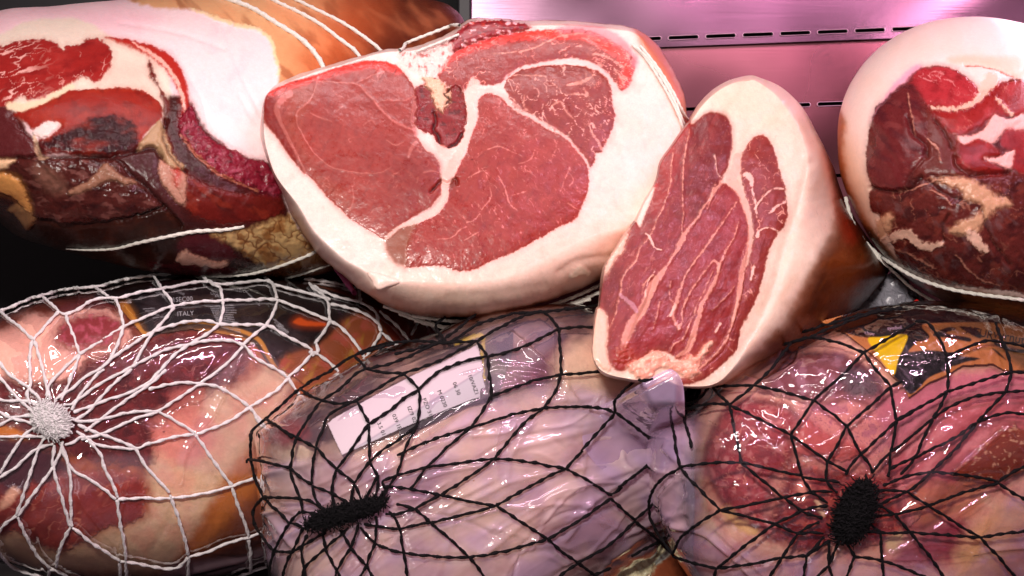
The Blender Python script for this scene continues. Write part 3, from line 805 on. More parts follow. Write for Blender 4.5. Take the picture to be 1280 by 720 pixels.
# =================================================================== dark ham at the right edge
def build_dark_ham():
    girth = [(1047,178),(1050,140),(1063,104),(1088,70),(1120,45),(1160,28),(1212,21),(1270,27),(1335,50),(1400,115),(1425,220),(1385,340),(1310,400),(1262,402),(1225,392),(1182,378),
             (1140,352),(1112,328),(1088,298),(1068,262),(1052,222)]
    b = Body((1235, 212), girth, 1.03, 0.13, 0.20, None, tilt=(0.0, -0.00016), back=0.65, pw=1.15)
    U, V, D, st = b.grid()
    p = Paint(U, V, (244, 216, 206), rough=0.42, seed=15, warp=2.5)
    root = thing("cured_ham", tuple(W(1235, 392, 1.2)), "rightmost ham, with dark leathery lean under a thick white fat cap", "ham", "unwrapped cured hams in the top row")
    one = np.ones_like(U)
    p.tone(one, (250, 208, 192), 50, 0.5, 1)
    p.region([(1040,160),(1070,190),(1085,230),(1100,285),(1120,330),(1090,320),(1040,240)], (232, 190, 150), 14, alpha=0.7)
    sk = p.region([(1040,130),(1056,150),(1054,180),(1058,222),(1075,262),(1098,300),(1125,332),(1160,358),(1200,376),(1270,392),(1340,380),(1340,430),(1150,430),(1030,300),(1020,180)], (205, 120, 60), 3, 3, 20)
    p.tone(sk, (120, 60, 28), 30, 0.7, 3)
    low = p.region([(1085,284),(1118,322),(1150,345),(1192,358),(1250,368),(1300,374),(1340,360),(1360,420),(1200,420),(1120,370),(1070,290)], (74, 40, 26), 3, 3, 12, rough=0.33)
    p.region([(1205,372),(1225,368),(1250,378),(1285,388),(1290,402),(1240,396),(1215,388)], (150, 84, 44), 6, 5, 12, alpha=0.8)
    meat = p.region([(1090,154),(1095,135),(1113,118),(1130,102),(1147,87),(1172,83),(1192,87),(1213,100),(1224,114),(1232,114),(1255,102),(1272,98),(1320,112),(1370,150),(1385,230),(1350,330),(1300,374),
                     (1279,367),(1230,360),(1186,356),(1141,342),(1123,324),(1117,306),(1108,290),(1101,271),(1089,262),(1087,240),(1088,228),(1085,215),(1083,194),(1085,170)],
                    (104, 44, 42), 1.3, 2.5, 6, bulge=1.3, bw=45, rough=0.3)
    p.region([(1090,148),(1112,112),(1140,84),(1152,85),(1130,103),(1112,121),(1097,140)], (238, 160, 186), 2, 1.5, alpha=0.85)
    ma = p.region([(1149,88),(1172,84),(1192,88),(1212,101),(1223,114),(1225,123),(1211,132),(1196,137),(1164,136),(1150,124),(1138,108)], (186, 54, 64), 2, 2, 6, bulge=1.0, bw=10)
    mb = p.region([(1163,141),(1196,140),(1225,126),(1238,113),(1256,103),(1295,106),(1300,138),(1262,146),(1242,145),(1225,158),(1199,169),(1178,160)], (164, 42, 42), 2, 2, 6, bulge=1.0, bw=10)
    mc = p.region([(1196,176),(1206,178),(1222,175),(1240,183),(1250,195),(1230,200),(1254,213),(1244,220),(1225,216),(1203,212),(1193,198)], (146, 34, 30), 2, 1.5, 6, bulge=1.5, bw=9)
    md = p.region([(1259,162),(1300,160),(1310,215),(1264,212),(1266,190),(1250,182)], (160, 40, 44), 2, 1.5, 6)
    me = p.region([(1090,152),(1104,132),(1120,114),(1142,108),(1154,128),(1160,168),(1157,196),(1140,218),(1128,236),(1102,238),(1089,224),(1085,205),(1096,182)], (112, 42, 46), 2, 2, 8, bulge=2.4, bw=16)
    mf = p.region([(1152,136),(1168,145),(1185,165),(1195,185),(1200,208),(1215,218),(1190,220),(1165,220),(1140,222),(1156,198),(1160,170)], (112, 48, 44), 3, 2, 8, bulge=1.4, bw=10, alpha=0.9)
    lean = np.clip(ma + mb + mc + md, 0, 1)
    p.tone(lean, (205, 76, 84), 20, 0.5, 4); p.tone(lean, (120, 24, 30), 16, 0.5, 5)
    p.veins(ma, 10, 0.06, 0.7, (230, 150, 150), 6, ang=20, sx=2.2, gate=-0.1); p.veins(mb, 12, 0.04, 0.5, (225, 140, 130), 7, ang=35, sx=2)
    p.tone(me, (82, 30, 40), 16, 0.7, 8, -0.1, 0.4, ang=30, sx=2); p.tone(me, (150, 74, 74), 12, 0.4, 9, 0.1, 0.4, ang=30, sx=2)
    dark = meat * (1 - lean) * (1 - me) * (1 - mf)
    p.tone(dark, (62, 26, 30), 20, 0.75, 10, -0.1, 0.35, ang=-30, sx=1.7); p.tone(dark, (140, 66, 56), 16, 0.55, 11, 0.1, 0.4, ang=-30, sx=1.7)
    p.tone(dark, (120, 92, 96), 13, 0.5, 12, 0.15, 0.45, ang=55, sx=2.4)
    p.veins(dark, 16, 0.045, 0.55, (190, 130, 110), 13, ang=40, sx=1.6, gate=-0.05)
    f = (240, 196, 178)
    p.region([(1185,73),(1208,69),(1250,71),(1290,73),(1290,104),(1262,92),(1240,84),(1215,80),(1192,80)], (246, 190, 164), 3, 1, alpha=0.8)
    p.line([(1206,81,1.5),(1222,82,2),(1236,84,1.4),(1252,89,1.6),(1268,96,1.4)], (170, 80, 62), 1, 0.8, edge=1.5); p.groove([(1206,81),(1236,84),(1268,96)], 1.2, 2.5)
    for q in ([(1199,171),(1217,170),(1234,157),(1242,145),(1259,150),(1290,143),(1290,164),(1259,162),(1249,172),(1238,181),(1224,175),(1207,181),(1198,178)],
              [(1230,199),(1249,197),(1259,191),(1267,190),(1262,211),(1251,208),(1240,204)]):
        p.region(q, (246, 178, 172), 1.5, 2.5, 6, bulge=0.8, bw=6)
    for q in ([(1165,223),(1203,223),(1226,232),(1247,246),(1261,250),(1261,258),(1243,262),(1232,276),(1215,292),(1190,290),(1190,284),(1205,274),(1221,268),(1226,256),(1207,249),(1200,238),(1180,230)],
              [(1096,276),(1108,268),(1118,268),(1112,288),(1104,302),(1096,292)]):
        p.region(q, (206, 156, 124), 3.0, 5, 8, bulge=1.0, bw=7)
    for pts in ([(1166,137,3),(1197,138,5),(1211,133,7),(1225,123,9),(1231,111,14),(1240,100,18)], [(1108,300,9),(1126,293,10),(1137,291,12),(1148,302,9),(1163,307,9),(1178,303,5)],
                [(1213,292,12),(1222,302,12),(1232,312,8)], [(1243,124,2),(1252,134,3),(1264,146,3)]):
        p.line(pts, (232, 186, 164), 1.6, 0.85, edge=4, h=0.8)
    for pts in ([(1137,122,1.4),(1142,150,1.6),(1144,170,1)], [(1130,240,1),(1150,234,2),(1170,225,1)], [(1165,238,1.5),(1180,246,2),(1190,256,1.5)], [(1196,318,1.5),(1222,345,2),(1250,356,1)],
                [(1120,310,2),(1150,322,2.5),(1170,334,1.5)], [(1160,176,2),(1172,188,2.4),(1176,202,1.5)]):
        p.line(pts, (212, 150, 130), 1, 0.7, edge=2, h=0.5)
    for pts, dp in (([(1160,196),(1157,182),(1142,168),(1136,150)], 2.4), ([(1088,236),(1120,240),(1140,236),(1152,222)], 2.8), ([(1193,198),(1200,212),(1220,219),(1260,216)], 2.8), ([(1180,300),(1178,284),(1186,270)], 2.2),
                    ([(1200,250),(1176,240),(1160,226)], 1.6), ([(1226,262),(1240,300),(1262,330)], 1.6), ([(1190,186),(1180,166),(1168,150)], 2.2)):
        p.groove(pts, dp, 3)
        p.line([q + (1.2,) for q in pts], (38, 16, 18), 2.2, 0.7, edge=2)
    p.h += 0.5 * fbm(U, V, 50, 5, 3) + (0.15 + 1.1 * dark) * fbm(U, V, 20, 6, 3) + 0.12 * dark * fbm(U, V, 6, 7, 3)
    a, bb = rot(U, V, 55, 2.5, 1.0); p.h += 0.9 * me * fbm(a, bb, 16, 71, 2)
    p.r = np.where(meat * (1 - lean) > 0.5, 0.27, p.r)
    bk = smooth(2.0, 2.3, st); p.mixc(bk, (150, 80, 40))
    cutm = (meat > 0.5) & (st < 1.98)
    finish(b, U, V, D, st, p, root, [("cut_face", cutm, M_WET), ("rind", ~cutm, M_RIND)], 1.0, 0.5)
    twine("twine", b, [(1059,246),(1066,272),(1077,294),(1094,312),(1119,330),(1150,347),(1194,361),(1252,370),(1300,374),(1345,360)], 5.0, root, off=0.0015)
    twine("twine", b, [(1078,298),(1098,320),(1123,343),(1141,359),(1168,375),(1192,383)], 3.8, root, off=0.001)
    return b

# =================================================================== boned ham at the left
def build_boned_ham():
    girth = [(-130,180),(-120,90),(-60,38),(0,13),(60,8),(110,3),(200,-4),(330,-14),(450,-12),(530,-2),(566,10),(584,40),(580,110),(540,200),(480,290),(432,330),(400,344),(340,350),(262,348),(190,340),
             (122,325),(62,308),(20,294),(-10,272),(-60,250),(-110,220)]
    b = Body((225, 175), girth, 1.06, 0.15, 0.18, None, tilt=(0.00022, -0.00022), back=0.6, pw=1.3)
    U, V, D, st = b.grid()
    p = Paint(U, V, (246, 216, 216), rough=0.4, seed=21, warp=2.6)
    root = thing("cured_ham", tuple(W(225, 345, 1.2)), "leftmost unwrapped ham, with a broad white fat flank and orange skin", "ham", "unwrapped cured hams in the top row")
    one = np.ones_like(U)
    p.tone(one, (248, 210, 214), 60, 0.4, 1)
    p.region([(-140,60),(0,10),(120,4),(200,20),(130,42),(60,24),(0,44),(-140,100)], (236, 178, 190), 14, alpha=0.6)
    for cr_ in ([(215,60,0),(250,120,0),(262,165,0)],[(280,34,0),(300,90,0),(330,150,0)],[(150,28,0),(220,40,0),(280,60,0)],[(300,120,0),(318,150,0),(345,170,0)]):
        p.h -= 0.7 * np.exp(-(sd_line(U, V, cr_) / 3.5) ** 2)
    p.tone(one, (240, 190, 196), 34, 0.35, 71, 0.0, 0.5)
    # skin on the right half
    skin = p.region([(120,-60),(170,3),(240,12),(262,20),(296,31),(324,38),(338,51),(344,71),(349,93),(352,125),(380,240),(470,420),(760,420),(760,-120)], (226, 168, 118), 2, 3, 10)
    p.mixc(skin * smooth(330, 470, U + 0.4 * V + 25 * fbm(U, V, 60, 3, 3)), (208, 104, 56))
    p.mixc(skin * smooth(420, 520, U + 0.3 * V + 25 * fbm(U, V, 60, 4, 3)), (104, 44, 22))
    p.tone(skin, (240, 150, 100), 26, 0.4, 3, ang=40, sx=3); p.tone(skin, (150, 70, 34), 18, 0.45, 4, 0.05, 0.5, ang=50, sx=3.5)
    p.line([(240,12,2),(262,20,4),(296,31,5),(324,38,4),(338,51,4),(344,71,4),(349,93,3)], (244, 214, 160), 2, 0.8, edge=3, h=0.5)
    # cream fat of the cut face
    p.region([(-140,90),(-60,62),(0,42),(33,27),(67,23),(96,23),(120,33),(140,47),(165,54),(190,70),(207,88),(213,105),(213,140),(200,160),(140,175),(20,150),(-140,150)], (232, 212, 194), 2, 1.5)
    p.region([(140,78),(190,80),(186,100),(200,120),(160,112),(130,106)], (238, 186, 170), 10, alpha=0.7)
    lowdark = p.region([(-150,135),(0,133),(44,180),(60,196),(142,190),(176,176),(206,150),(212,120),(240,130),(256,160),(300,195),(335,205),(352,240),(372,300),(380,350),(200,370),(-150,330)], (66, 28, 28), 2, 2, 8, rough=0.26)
    r1 = p.region([(-70,66),(0,58),(22,52),(51,49),(67,53),(80,63),(84,58),(100,57),(107,51),(118,48),(131,53),(140,67),(138,82),(127,98),(118,103),(104,96),(96,100),(78,111),(58,121),(38,126),(27,121),(11,131),(0,134),(-70,140)],
                  (166, 40, 38), 1.3, 3, 6, bulge=1.3, bw=45)
    r2 = p.region([(17,142),(44,133),(67,122),(89,113),(133,111),(169,111),(189,120),(202,133),(203,146),(190,158),(180,170),(171,188),(140,192),(98,193),(67,191),(51,191),(49,175),(58,171),(73,162),(73,153),(44,162),(30,152)],
                  (160, 38, 26), 1.5, 2, 6, bulge=0.8, bw=10, rough=0.45)
    r2d = p.region([(92,161),(111,149),(142,145),(164,152),(172,166),(170,188),(133,192),(76,190),(49,192),(49,176),(67,171)], (40, 12, 20), 2, 3, 6, alpha=0.95, rough=0.6)
    r3 = p.region([(-70,130),(0,133),(13,138),(24,158),(42,178),(47,196),(18,197),(0,198),(-70,200)], (94, 38, 42), 2, 2, bulge=1.5, bw=12)
    r4 = p.region([(189,78),(187,93),(200,111),(209,124),(210,142),(204,152),(214,180),(224,204),(250,226),(300,242),(346,246),(350,268),(320,276),(280,280),(244,270),(226,245),(206,205),(200,190),(196,170),(208,150)],
                  (112, 30, 26), 2, 3, 8, bulge=1.4, bw=14, rough=0.33)
    r4t = p.region([(131,46),(169,52),(191,58),(213,69),(229,91),(235,113),(236,135),(238,160),(228,150),(226,120),(210,92),(190,72),(160,58)], (190, 48, 40), 2, 2, 6, bulge=0.8, bw=6)
    p.line([(165,54,2),(190,68,4),(207,82,5),(222,104,4),(228,122,4),(232,150,3)], (240, 186, 170), 1.5, 0.8, edge=2)
    r5 = p.region([(224,150),(240,132),(246,152),(258,168),(272,179),(298,192),(316,200),(334,204),(344,223),(353,239),(340,244),(320,238),(298,229),(273,218),(256,204),(240,187),(228,171)], (140, 30, 54), 2, 4, 6, bulge=2.5, bw=9, rough=0.33)
    p.tone(r5, (200, 100, 130), 11, 0.5, 9, 0.05, 0.45); p.tone(r5, (84, 14, 24), 10, 0.7, 10, 0.05, 0.4); p.h += r5 * 1.6 * fbm(U, V, 12, 12, 3)
    p.line([(226,168,2),(240,188,3),(256,204,3),(273,218,3),(298,229,2.4),(322,240,2)], (196, 120, 96), 1.2, 0.75, h=0.8, edge=2)
    p.tone(r1, (190, 62, 58), 16, 0.5, 11, ang=-15, sx=2.2); p.tone(r1, (125, 20, 24), 12, 0.5, 12, ang=-15, sx=2.2)
    p.veins(r1 * smooth(80, 20, U), 12, 0.10, 0.85, (236, 180, 170), 13, ang=-18, sx=3.0, gate=-0.2)
    p.veins(r1, 14, 0.04, 0.65, (230, 165, 155), 14, ang=-60, sx=1.6, gate=0.0)
    p.h += r2d * 0.9 * fbm(U, V, 9, 91, 3)
    p.tone(r2, (186, 60, 36), 18, 0.5, 15, ang=-10, sx=2); p.tone(r2, (104, 18, 14), 16, 0.5, 16)
    p.tone(r4, (60, 16, 18), 22, 0.7, 17, ang=35, sx=2.5); p.tone(r4, (170, 62, 44), 16, 0.4, 18, 0.1, 0.45, ang=35, sx=2.5)
    ra = p.region([(142,196),(189,184),(200,200),(200,227),(222,256),(230,280),(205,262),(173,229),(156,216)], (78, 38, 40), 2, 2, 8, bulge=1.6, bw=12, alpha=0.95)
    rb = p.region([(18,198),(67,197),(142,198),(169,224),(200,253),(205,258),(178,267),(133,277),(89,279),(49,273),(40,262),(29,227)], (84, 38, 36), 2, 2, 8, bulge=2.6, bw=16, rough=0.2)
    p.tone(rb, (50, 18, 20), 14, 0.8, 19, -0.05, 0.4, ang=10, sx=2); p.tone(rb, (150, 100, 96), 11, 0.5, 20, 0.12, 0.4, ang=10, sx=2); p.h += rb * (2.2 * fbm(U, V, 24, 13, 3) + 0.3 * fbm(U, V, 6, 14, 2))
    for q, c in (([(40,166),(50,157),(62,152),(73,154),(74,161),(62,170),(50,173)], (240, 206, 200)),
                 ([(200,151),(191,160),(176,178),(171,188),(189,182),(200,193),(213,209),(227,213),(231,207),(218,196),(209,173)], (182, 146, 112)),
                 ([(200,200),(200,224),(211,240),(222,253),(232,256),(233,236),(231,216),(218,213)], (192, 140, 122)),
                 ([(129,207),(138,209),(151,220),(171,227),(156,231),(142,226),(124,231),(98,243),(87,238),(111,227)], (160, 118, 98)),
                 ([(0,216),(22,222),(33,240),(41,264),(29,258),(13,244),(-20,236),(-20,214)], (214, 150, 86)),
                 ([(-20,200),(18,198),(12,206),(4,212),(-20,214)], (220, 178, 140)),
                 ([(22,255),(42,265),(43,280),(35,288),(26,276),(10,262)], (150, 112, 78))):
        p.region(q, c, 1.6, 2, 6, bulge=2.0, bw=7, rough=0.4)
    p.line([(43,172,5),(46,186,5),(50,197,6),(60,197,3)], (206, 170, 140), 1.5, 0.85, h=0.8)
    p.line([(12,132,9),(24,134,10),(36,132,9),(50,128,7),(70,118,7),(90,108,8)], (236, 206, 170), 2, 0.8, edge=2)
    p.region([(216,214),(224,212),(222,232),(217,226)], (196, 50, 46), 3, 2, alpha=0.8)
    p.region([(44,205),(70,214),(84,236),(70,240),(50,225)], (150, 110, 96), 6, 4, 8, alpha=0.6)
    for q in ([(49,197),(100,196),(142,199),(160,215),(178,230),(204,256),(228,284)], [(44,180),(47,195),(20,198),(0,199)], [(49,275),(89,281),(133,279),(180,268),(204,258)], [(92,193),(133,195),(165,191),(175,182)],
              [(208,150),(204,170),(214,196),(232,214)], [(170,190),(192,186),(204,198)]):
        p.groove(q, 2.4, 3.0); p.line([z + (1.4,) for z in q], (28, 10, 12), 2.5, 0.75, edge=2)
    # underside
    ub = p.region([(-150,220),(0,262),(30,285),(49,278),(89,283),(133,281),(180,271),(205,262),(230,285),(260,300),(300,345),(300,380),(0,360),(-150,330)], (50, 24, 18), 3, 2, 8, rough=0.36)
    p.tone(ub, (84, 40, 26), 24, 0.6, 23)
    p.region([(229,297),(267,294),(284,306),(296,322),(280,332),(300,342),(250,346),(190,338),(186,328),(224,330),(222,318)], (92, 26, 38), 3, 3, 8, bulge=1.2, bw=9, alpha=0.95, rough=0.3)
    p.region([(220,322),(231,310),(244,317),(267,325),(284,325),(282,333),(253,331),(224,328)], (206, 156, 138), 1.6, 2, bulge=1.6, bw=6)
    cr = p.region([(262,290),(289,290),(311,286),(360,270),(376,290),(398,312),(420,330),(378,333),(356,334),(333,333),(311,320),(289,306)], (202, 164, 112), 3, 5, 12, rough=0.38)
    p.tone(cr, (150, 92, 40), 15, 0.75, 26, -0.05, 0.4, ang=20, sx=1.8)
    wr = np.abs(fbm(U, V, 22, 88, 3)); p.h += cr * (3.0 * wr); p.mixc(cr * smooth(0.10, 0.0, wr) * 0.7, (120, 66, 30))
    p.region([(330,345),(398,322),(430,300),(480,300),(430,360),(340,365)], (112, 62, 24), 6, 4, 10, alpha=0.9)
    p.h += 0.4 * fbm(U, V, 50, 5, 3) + (0.12 + 0.6 * lowdark * (1 - cr)) * fbm(U, V, 20, 6, 3) + 0.08 * lowdark * fbm(U, V, 5, 7, 3)
    a, bb = rot(U, V, 50, 3, 1); p.h += skin * 0.5 * fbm(a, bb, 20, 55, 3)
    p.r = p.r + skin * 0.0
    bk = smooth(2.0, 2.3, st); p.mixc(bk, (150, 80, 40))
    cutm = (np.maximum.reduce([lowdark, r1, r2, r4t, r5]) > 0.5) & (st < 1.95)
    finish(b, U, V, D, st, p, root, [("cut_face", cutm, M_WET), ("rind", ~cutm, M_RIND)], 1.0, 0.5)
    for pts, wd in (([(262,-6),(296,4),(318,13),(344,29),(373,47),(391,64),(404,84),(418,120),(424,170)], 7.0), ([(322,-8),(351,6),(373,16),(400,31),(424,49),(448,69),(470,110)], 5.4),
                    ([(352,-8),(391,11),(424,27),(451,44),(477,65),(500,95)], 5.0)):
        twine("twine", b, pts, wd, root, off=0.001, lobes=5, pitch=0.012)
    twine("twine", b, [(84,310,2),(111,311.5,3),(144,310,3.6),(173,303,4.4),(211,295,5),(244,289,5.2),(280,287,5),(305,283,4)], 5, root, off=0.001)
    twine("twine", b, [(227,346),(267,344),(311,341),(344,333),(373,323),(400,311),(425,296)], 4.4, root, off=0.0012)
    twine("twine", b, [(356,347),(378,341),(411,330),(430,322)], 3.4, root, off=0.001)
    return b

# =================================================================== display case: back panel with vent slots, dark side, shelf
def steel(name, color, rough, metal=0.75, streak=18):
    m, nt, out = new_mat(name)
    p = nt.nodes.new('ShaderNodeBsdfPrincipled')
    g = nt.nodes.new('ShaderNodeNewGeometry')
    mp = nt.nodes.new('ShaderNodeMapping'); mp.inputs['Scale'].default_value = (1.0, 1.0, 30.0)
    nt.links.new(g.outputs['Position'], mp.inputs['Vector'])
    n = noise(nt, streak, 4, 0.6, mp.outputs[0]); n2 = noise(nt, 9, 1.5, 0.45)
    c = lin(color)
    nt.links.new(mix_rgb(nt, 'MIX', ramp(nt, n2.outputs[0], 0.3, 0.7), tuple(c * 0.8) + (1,), tuple(np.minimum(c * 1.1, 1)) + (1,)), p.inputs['Base Color'])
    p.inputs['Metallic'].default_value = metal
    nt.links.new(ramp(nt, n2.outputs[0], 0.3, 0.7, rough * 0.75, rough * 1.3), p.inputs['Roughness'])
    b = nt.nodes.new('ShaderNodeBump'); b.inputs['Strength'].default_value = 0.05; b.inputs['Distance'].default_value = 0.001
    nt.links.new(n.outputs[0], b.inputs['Height'])
    b2 = nt.nodes.new('ShaderNodeBump'); b2.inputs['Strength'].default_value = 0.18; b2.inputs['Distance'].default_value = 0.008
    nt.links.new(n2.outputs[0], b2.inputs['Height']); nt.links.new(b.outputs[0], b2.inputs['Normal'])
    nt.links.new(b2.outputs[0], p.inputs['Normal'])
    nt.links.new(p.outputs[0], out.inputs[0])
    return m

def box(name, lo, hi, mat, parent=None, bevel=0.001):
    x0, y0, z0 = lo; x1, y1, z1 = hi
    v = [(x0,y0,z0),(x1,y0,z0),(x1,y1,z0),(x0,y1,z0),(x0,y0,z1),(x1,y0,z1),(x1,y1,z1),(x0,y1,z1)]
    f = [(0,3,2,1),(4,5,6,7),(0,1,5,4),(1,2,6,5),(2,3,7,6),(3,0,4,7)]
    o = mesh_from(name, v, f, mat, parent, False)
    if bevel:
        md = o.modifiers.new("bevel", 'BEVEL'); md.width = bevel; md.segments = 2
    return o

def build_case():
    MS = steel("case_steel", (158, 98, 110), 0.26, 0.85)
    MS2 = steel("case_steel_upper", (132, 98, 118), 0.20, 0.85)
    MD = plain("black_plastic", (16, 12, 18), 0.5, var=0.3)
    MDK = plain("dark_void", (5, 4, 5), 0.9, var=0.2)
    MR = plain("slot_lip", (210, 170, 190), 0.35, 0.7)
    root = thing("case_back_wall", tuple(W(900, 420, 1.47)), "pinkish steel back panel of the display case with rows of dark vent slots", "back panel")
    slots = [(836 + 46.6 * k, 836 + 46.6 * k + 36.5) for k in range(-5, 15)]
    def plate(name, vlo, vhi, rows, mat, d):
        us = sorted({588.0, 1560.0} | {x for s in slots for x in s})
        vs = sorted({float(vlo), float(vhi)} | {r + e for r in rows for e in (-2.1, 2.1)})
        G = np.array([[W(u, v - 0.038 * (u - 900), d) for u in us] for v in vs])
        F = []
        T = len(us)
        for i in range(len(vs) - 1):
            for j in range(T - 1):
                mu_ = (us[j] + us[j + 1]) / 2; mv = (vs[i] + vs[i + 1]) / 2
                if any(abs(mv - r) < 2 for r in rows) and any(a < mu_ < b_ for a, b_ in slots):
                    continue
                F.append((i * T + j, (i + 1) * T + j, (i + 1) * T + j + 1, i * T + j + 1))
        o = mesh_from(name, G.reshape(-1, 3), F, mat, root, False)
        md = o.modifiers.new("thick", 'SOLIDIFY'); md.thickness = 0.0015; md.offset = 0
        return o
    plate("upper_panel", -260, 56, [45.0], MS2, 1.462)
    plate("lower_panel", 57, 520, [135.0, 225.0], MS, 1.470)
    # pressed lips round the slots
    for row, d in ((45.0, 1.4605), (135.0, 1.4685)):
        for a, b_ in slots:
            if b_ < 780 or a > 1130 or (row > 100 and a < 900):
                continue
            r = 2.6
            ring = [(a + r * 0.4, row - r), (b_ - r * 0.4, row - r), (b_ + 0.8, row - 1), (b_ + 0.8, row + 1), (b_ - r * 0.4, row + r), (a + r * 0.4, row + r), (a - 0.8, row + 1), (a - 0.8, row - 1), (a + r * 0.4, row - r)]
            C = np.array(ring)
            P = W(C[:, 0], C[:, 1] - 0.038 * (C[:, 0] - 900), np.full(len(C), d))
            v, f = cord(P, np.full(len(C), 0.0005), 1, 1, 6, 0)
            o = mesh_from("slot_rim", v, f, MR, root)
    box("backing", tuple(W(500, 540, 1.49)), (W(1600, -300, 1.49)[0], 1.50, W(600, -300, 1.49)[2]), MDK, root, 0)
    post = box("case_post", (W(572, 0, 1.45)[0], 1.45, W(0, 560, 1.45)[2]), (W(589, 0, 1.45)[0], 1.50, W(0, -260, 1.45)[2]), MD, None, 0.002)
    post["label"] = "black upright post at the left end of the pinkish steel panel"; post["category"] = "post"
    side = box("case_side_wall", (W(-700, 0, 1.5)[0], 1.50, W(0, 560, 1.45)[2]), (W(571, 0, 1.5)[0], 1.52, W(0, -260, 1.45)[2]), MD, None, 0)
    side["label"] = "near black wall behind the boned-out ham, left of the post"; side["category"] = "wall"
    sh = box("shelf", (-0.75, 0.82, W(0, 790, 1.0)[2] - 0.02), (0.80, 1.449, W(0, 790, 1.0)[2] - 0.003), steel("shelf_steel", (90, 80, 90), 0.35, 0.8), None, 0.002)
    sh["kind"] = "structure"

# =================================================================== wraps, nets, labels
def crumple(u, v, size, seed, ang=0, sx=1.0, sharp=1.0):
    """folds of a stiff thin film: sharp ridges between nearly flat facets"""
    a, b = rot(u, v, ang, sx, 1.0)
    a = a + size * 0.35 * fbm(a, b, size * 1.3, seed + 3, 2); b = b + size * 0.35 * fbm(a, b, size * 1.3, seed + 4, 2)
    f1, f2 = worley(a, b, size, seed)
    r = 1 - np.minimum(1, (f2 - f1) * 1.6 / sharp)
    r2 = 1 - np.abs(perlin(a / (size * 0.8), b / (size * 0.8), seed + 9)) * 2.2
    return 0.6 * r + 0.5 * np.clip(r2, -0.2, 1) ** 2 + 0.25 * fbm(a, b, size * 0.35, seed + 5, 2)

def film_shell(name, body, parent, hfun, milkfun, tint, mat, off=0.0, stmax=2.7, strands=()):
    U, V, D, st = body.grid()
    P = W(U, V, D); N = normals(P)
    h = (hfun(U, V, st) + (bite(U, V, strands) if strands else 0)) * 0.001 + off
    P = P + N * h[..., None]
    milk, col = milkfun(U, V, st)
    R, T = U.shape
    faces = grid_faces(R, T)
    keep = (st.ravel() <= stmax)[faces[:, 2]]
    v, f, a = submesh(P.reshape(-1, 3), faces, keep, {'tint': col.reshape(-1, 3), 'milk': np.clip(milk, 0, 1).ravel()})
    return mesh_from(name, v, f, mat, parent, True, a)

def rand_folds(box, n, ang, spread, lmin, lmax, amp, wid, seed):
    rn = np.random.RandomState(seed); out = []
    for i in range(n):
        x = box[0] + rn.rand() * (box[2] - box[0]); y = box[1] + rn.rand() * (box[3] - box[1])
        a = math.radians(ang + spread * rn.randn()); L = lmin + (lmax - lmin) * rn.rand(); bend = rn.randn() * 0.5
        pts = []
        for s_ in (-0.5, -0.17, 0.17, 0.5):
            aa = a + bend * s_
            pts.append((x + L * s_ * math.cos(aa), y + L * s_ * math.sin(aa), 0.0))
        out.append((pts, amp * (0.4 + rn.rand()) * (1 if rn.rand() < 0.75 else -0.7), wid * (0.7 + 0.8 * rn.rand())))
    return out

def folds(u, v, lst):
    h = np.zeros(u.shape)
    for pts, a, wd in lst:
        P = np.array(pts); d = sd_line(u, v, pts, 16.0)
        e = np.minimum(np.hypot(u - P[0, 0], v - P[0, 1]), np.hypot(u - P[-1, 0], v - P[-1, 1]))
        h = h + a * np.exp(-(d / wd) ** 2) * (d < 15.9) * smooth(0, 18, e)
    return h

def bite(u, v, strands, depth=1.0, width=5.0):
    h = np.zeros(u.shape)
    for s in strands:
        d = sd_line(u, v, [(p[0], p[1], 0.0) for p in s], 14.0)
        h = np.maximum(h, np.exp(-(d / width) ** 2) * (d < 13.9))
    return -depth * h

def net_mesh(name, body, strands, width, parent, mat, off=0.003, pitch=0.0055, seed=1, smooth_n=6, sag=0.0):
    parts = []
    rn = np.random.RandomState(seed)
    for k, s in enumerate(strands):
        Q = [(p[0], p[1], (p[2] if len(p) > 2 else width)) for p in s]
        C = resample(catmull(Q, False, smooth_n), 1.25)
        n = len(C)
        # a little slack and wobble
        L = np.arange(n)
        C[:, 0] += 0.35 * np.interp(L, np.arange(0, n + 6, 6), rn.randn(len(np.arange(0, n + 6, 6))))
        C[:, 1] += 0.35 * np.interp(L, np.arange(0, n + 6, 6), rn.randn(len(np.arange(0, n + 6, 6))))
        P = body.on(C[:, 0], C[:, 1], off)
        rad = C[:, 2] * 0.5 * P[:, 1] / F_PX * (1 + 0.12 * np.sin(L * 0.5 + k))
        rad[0] *= 0.6; rad[-1] *= 0.6
        parts.append(cord(P, rad, 2, pitch * (0.9 + 0.2 * rn.rand()), 8, 0.22, seed=k))
    # small ties where strands meet
    v, f = join(parts)
    return mesh_from(name, v, f, mat, parent)

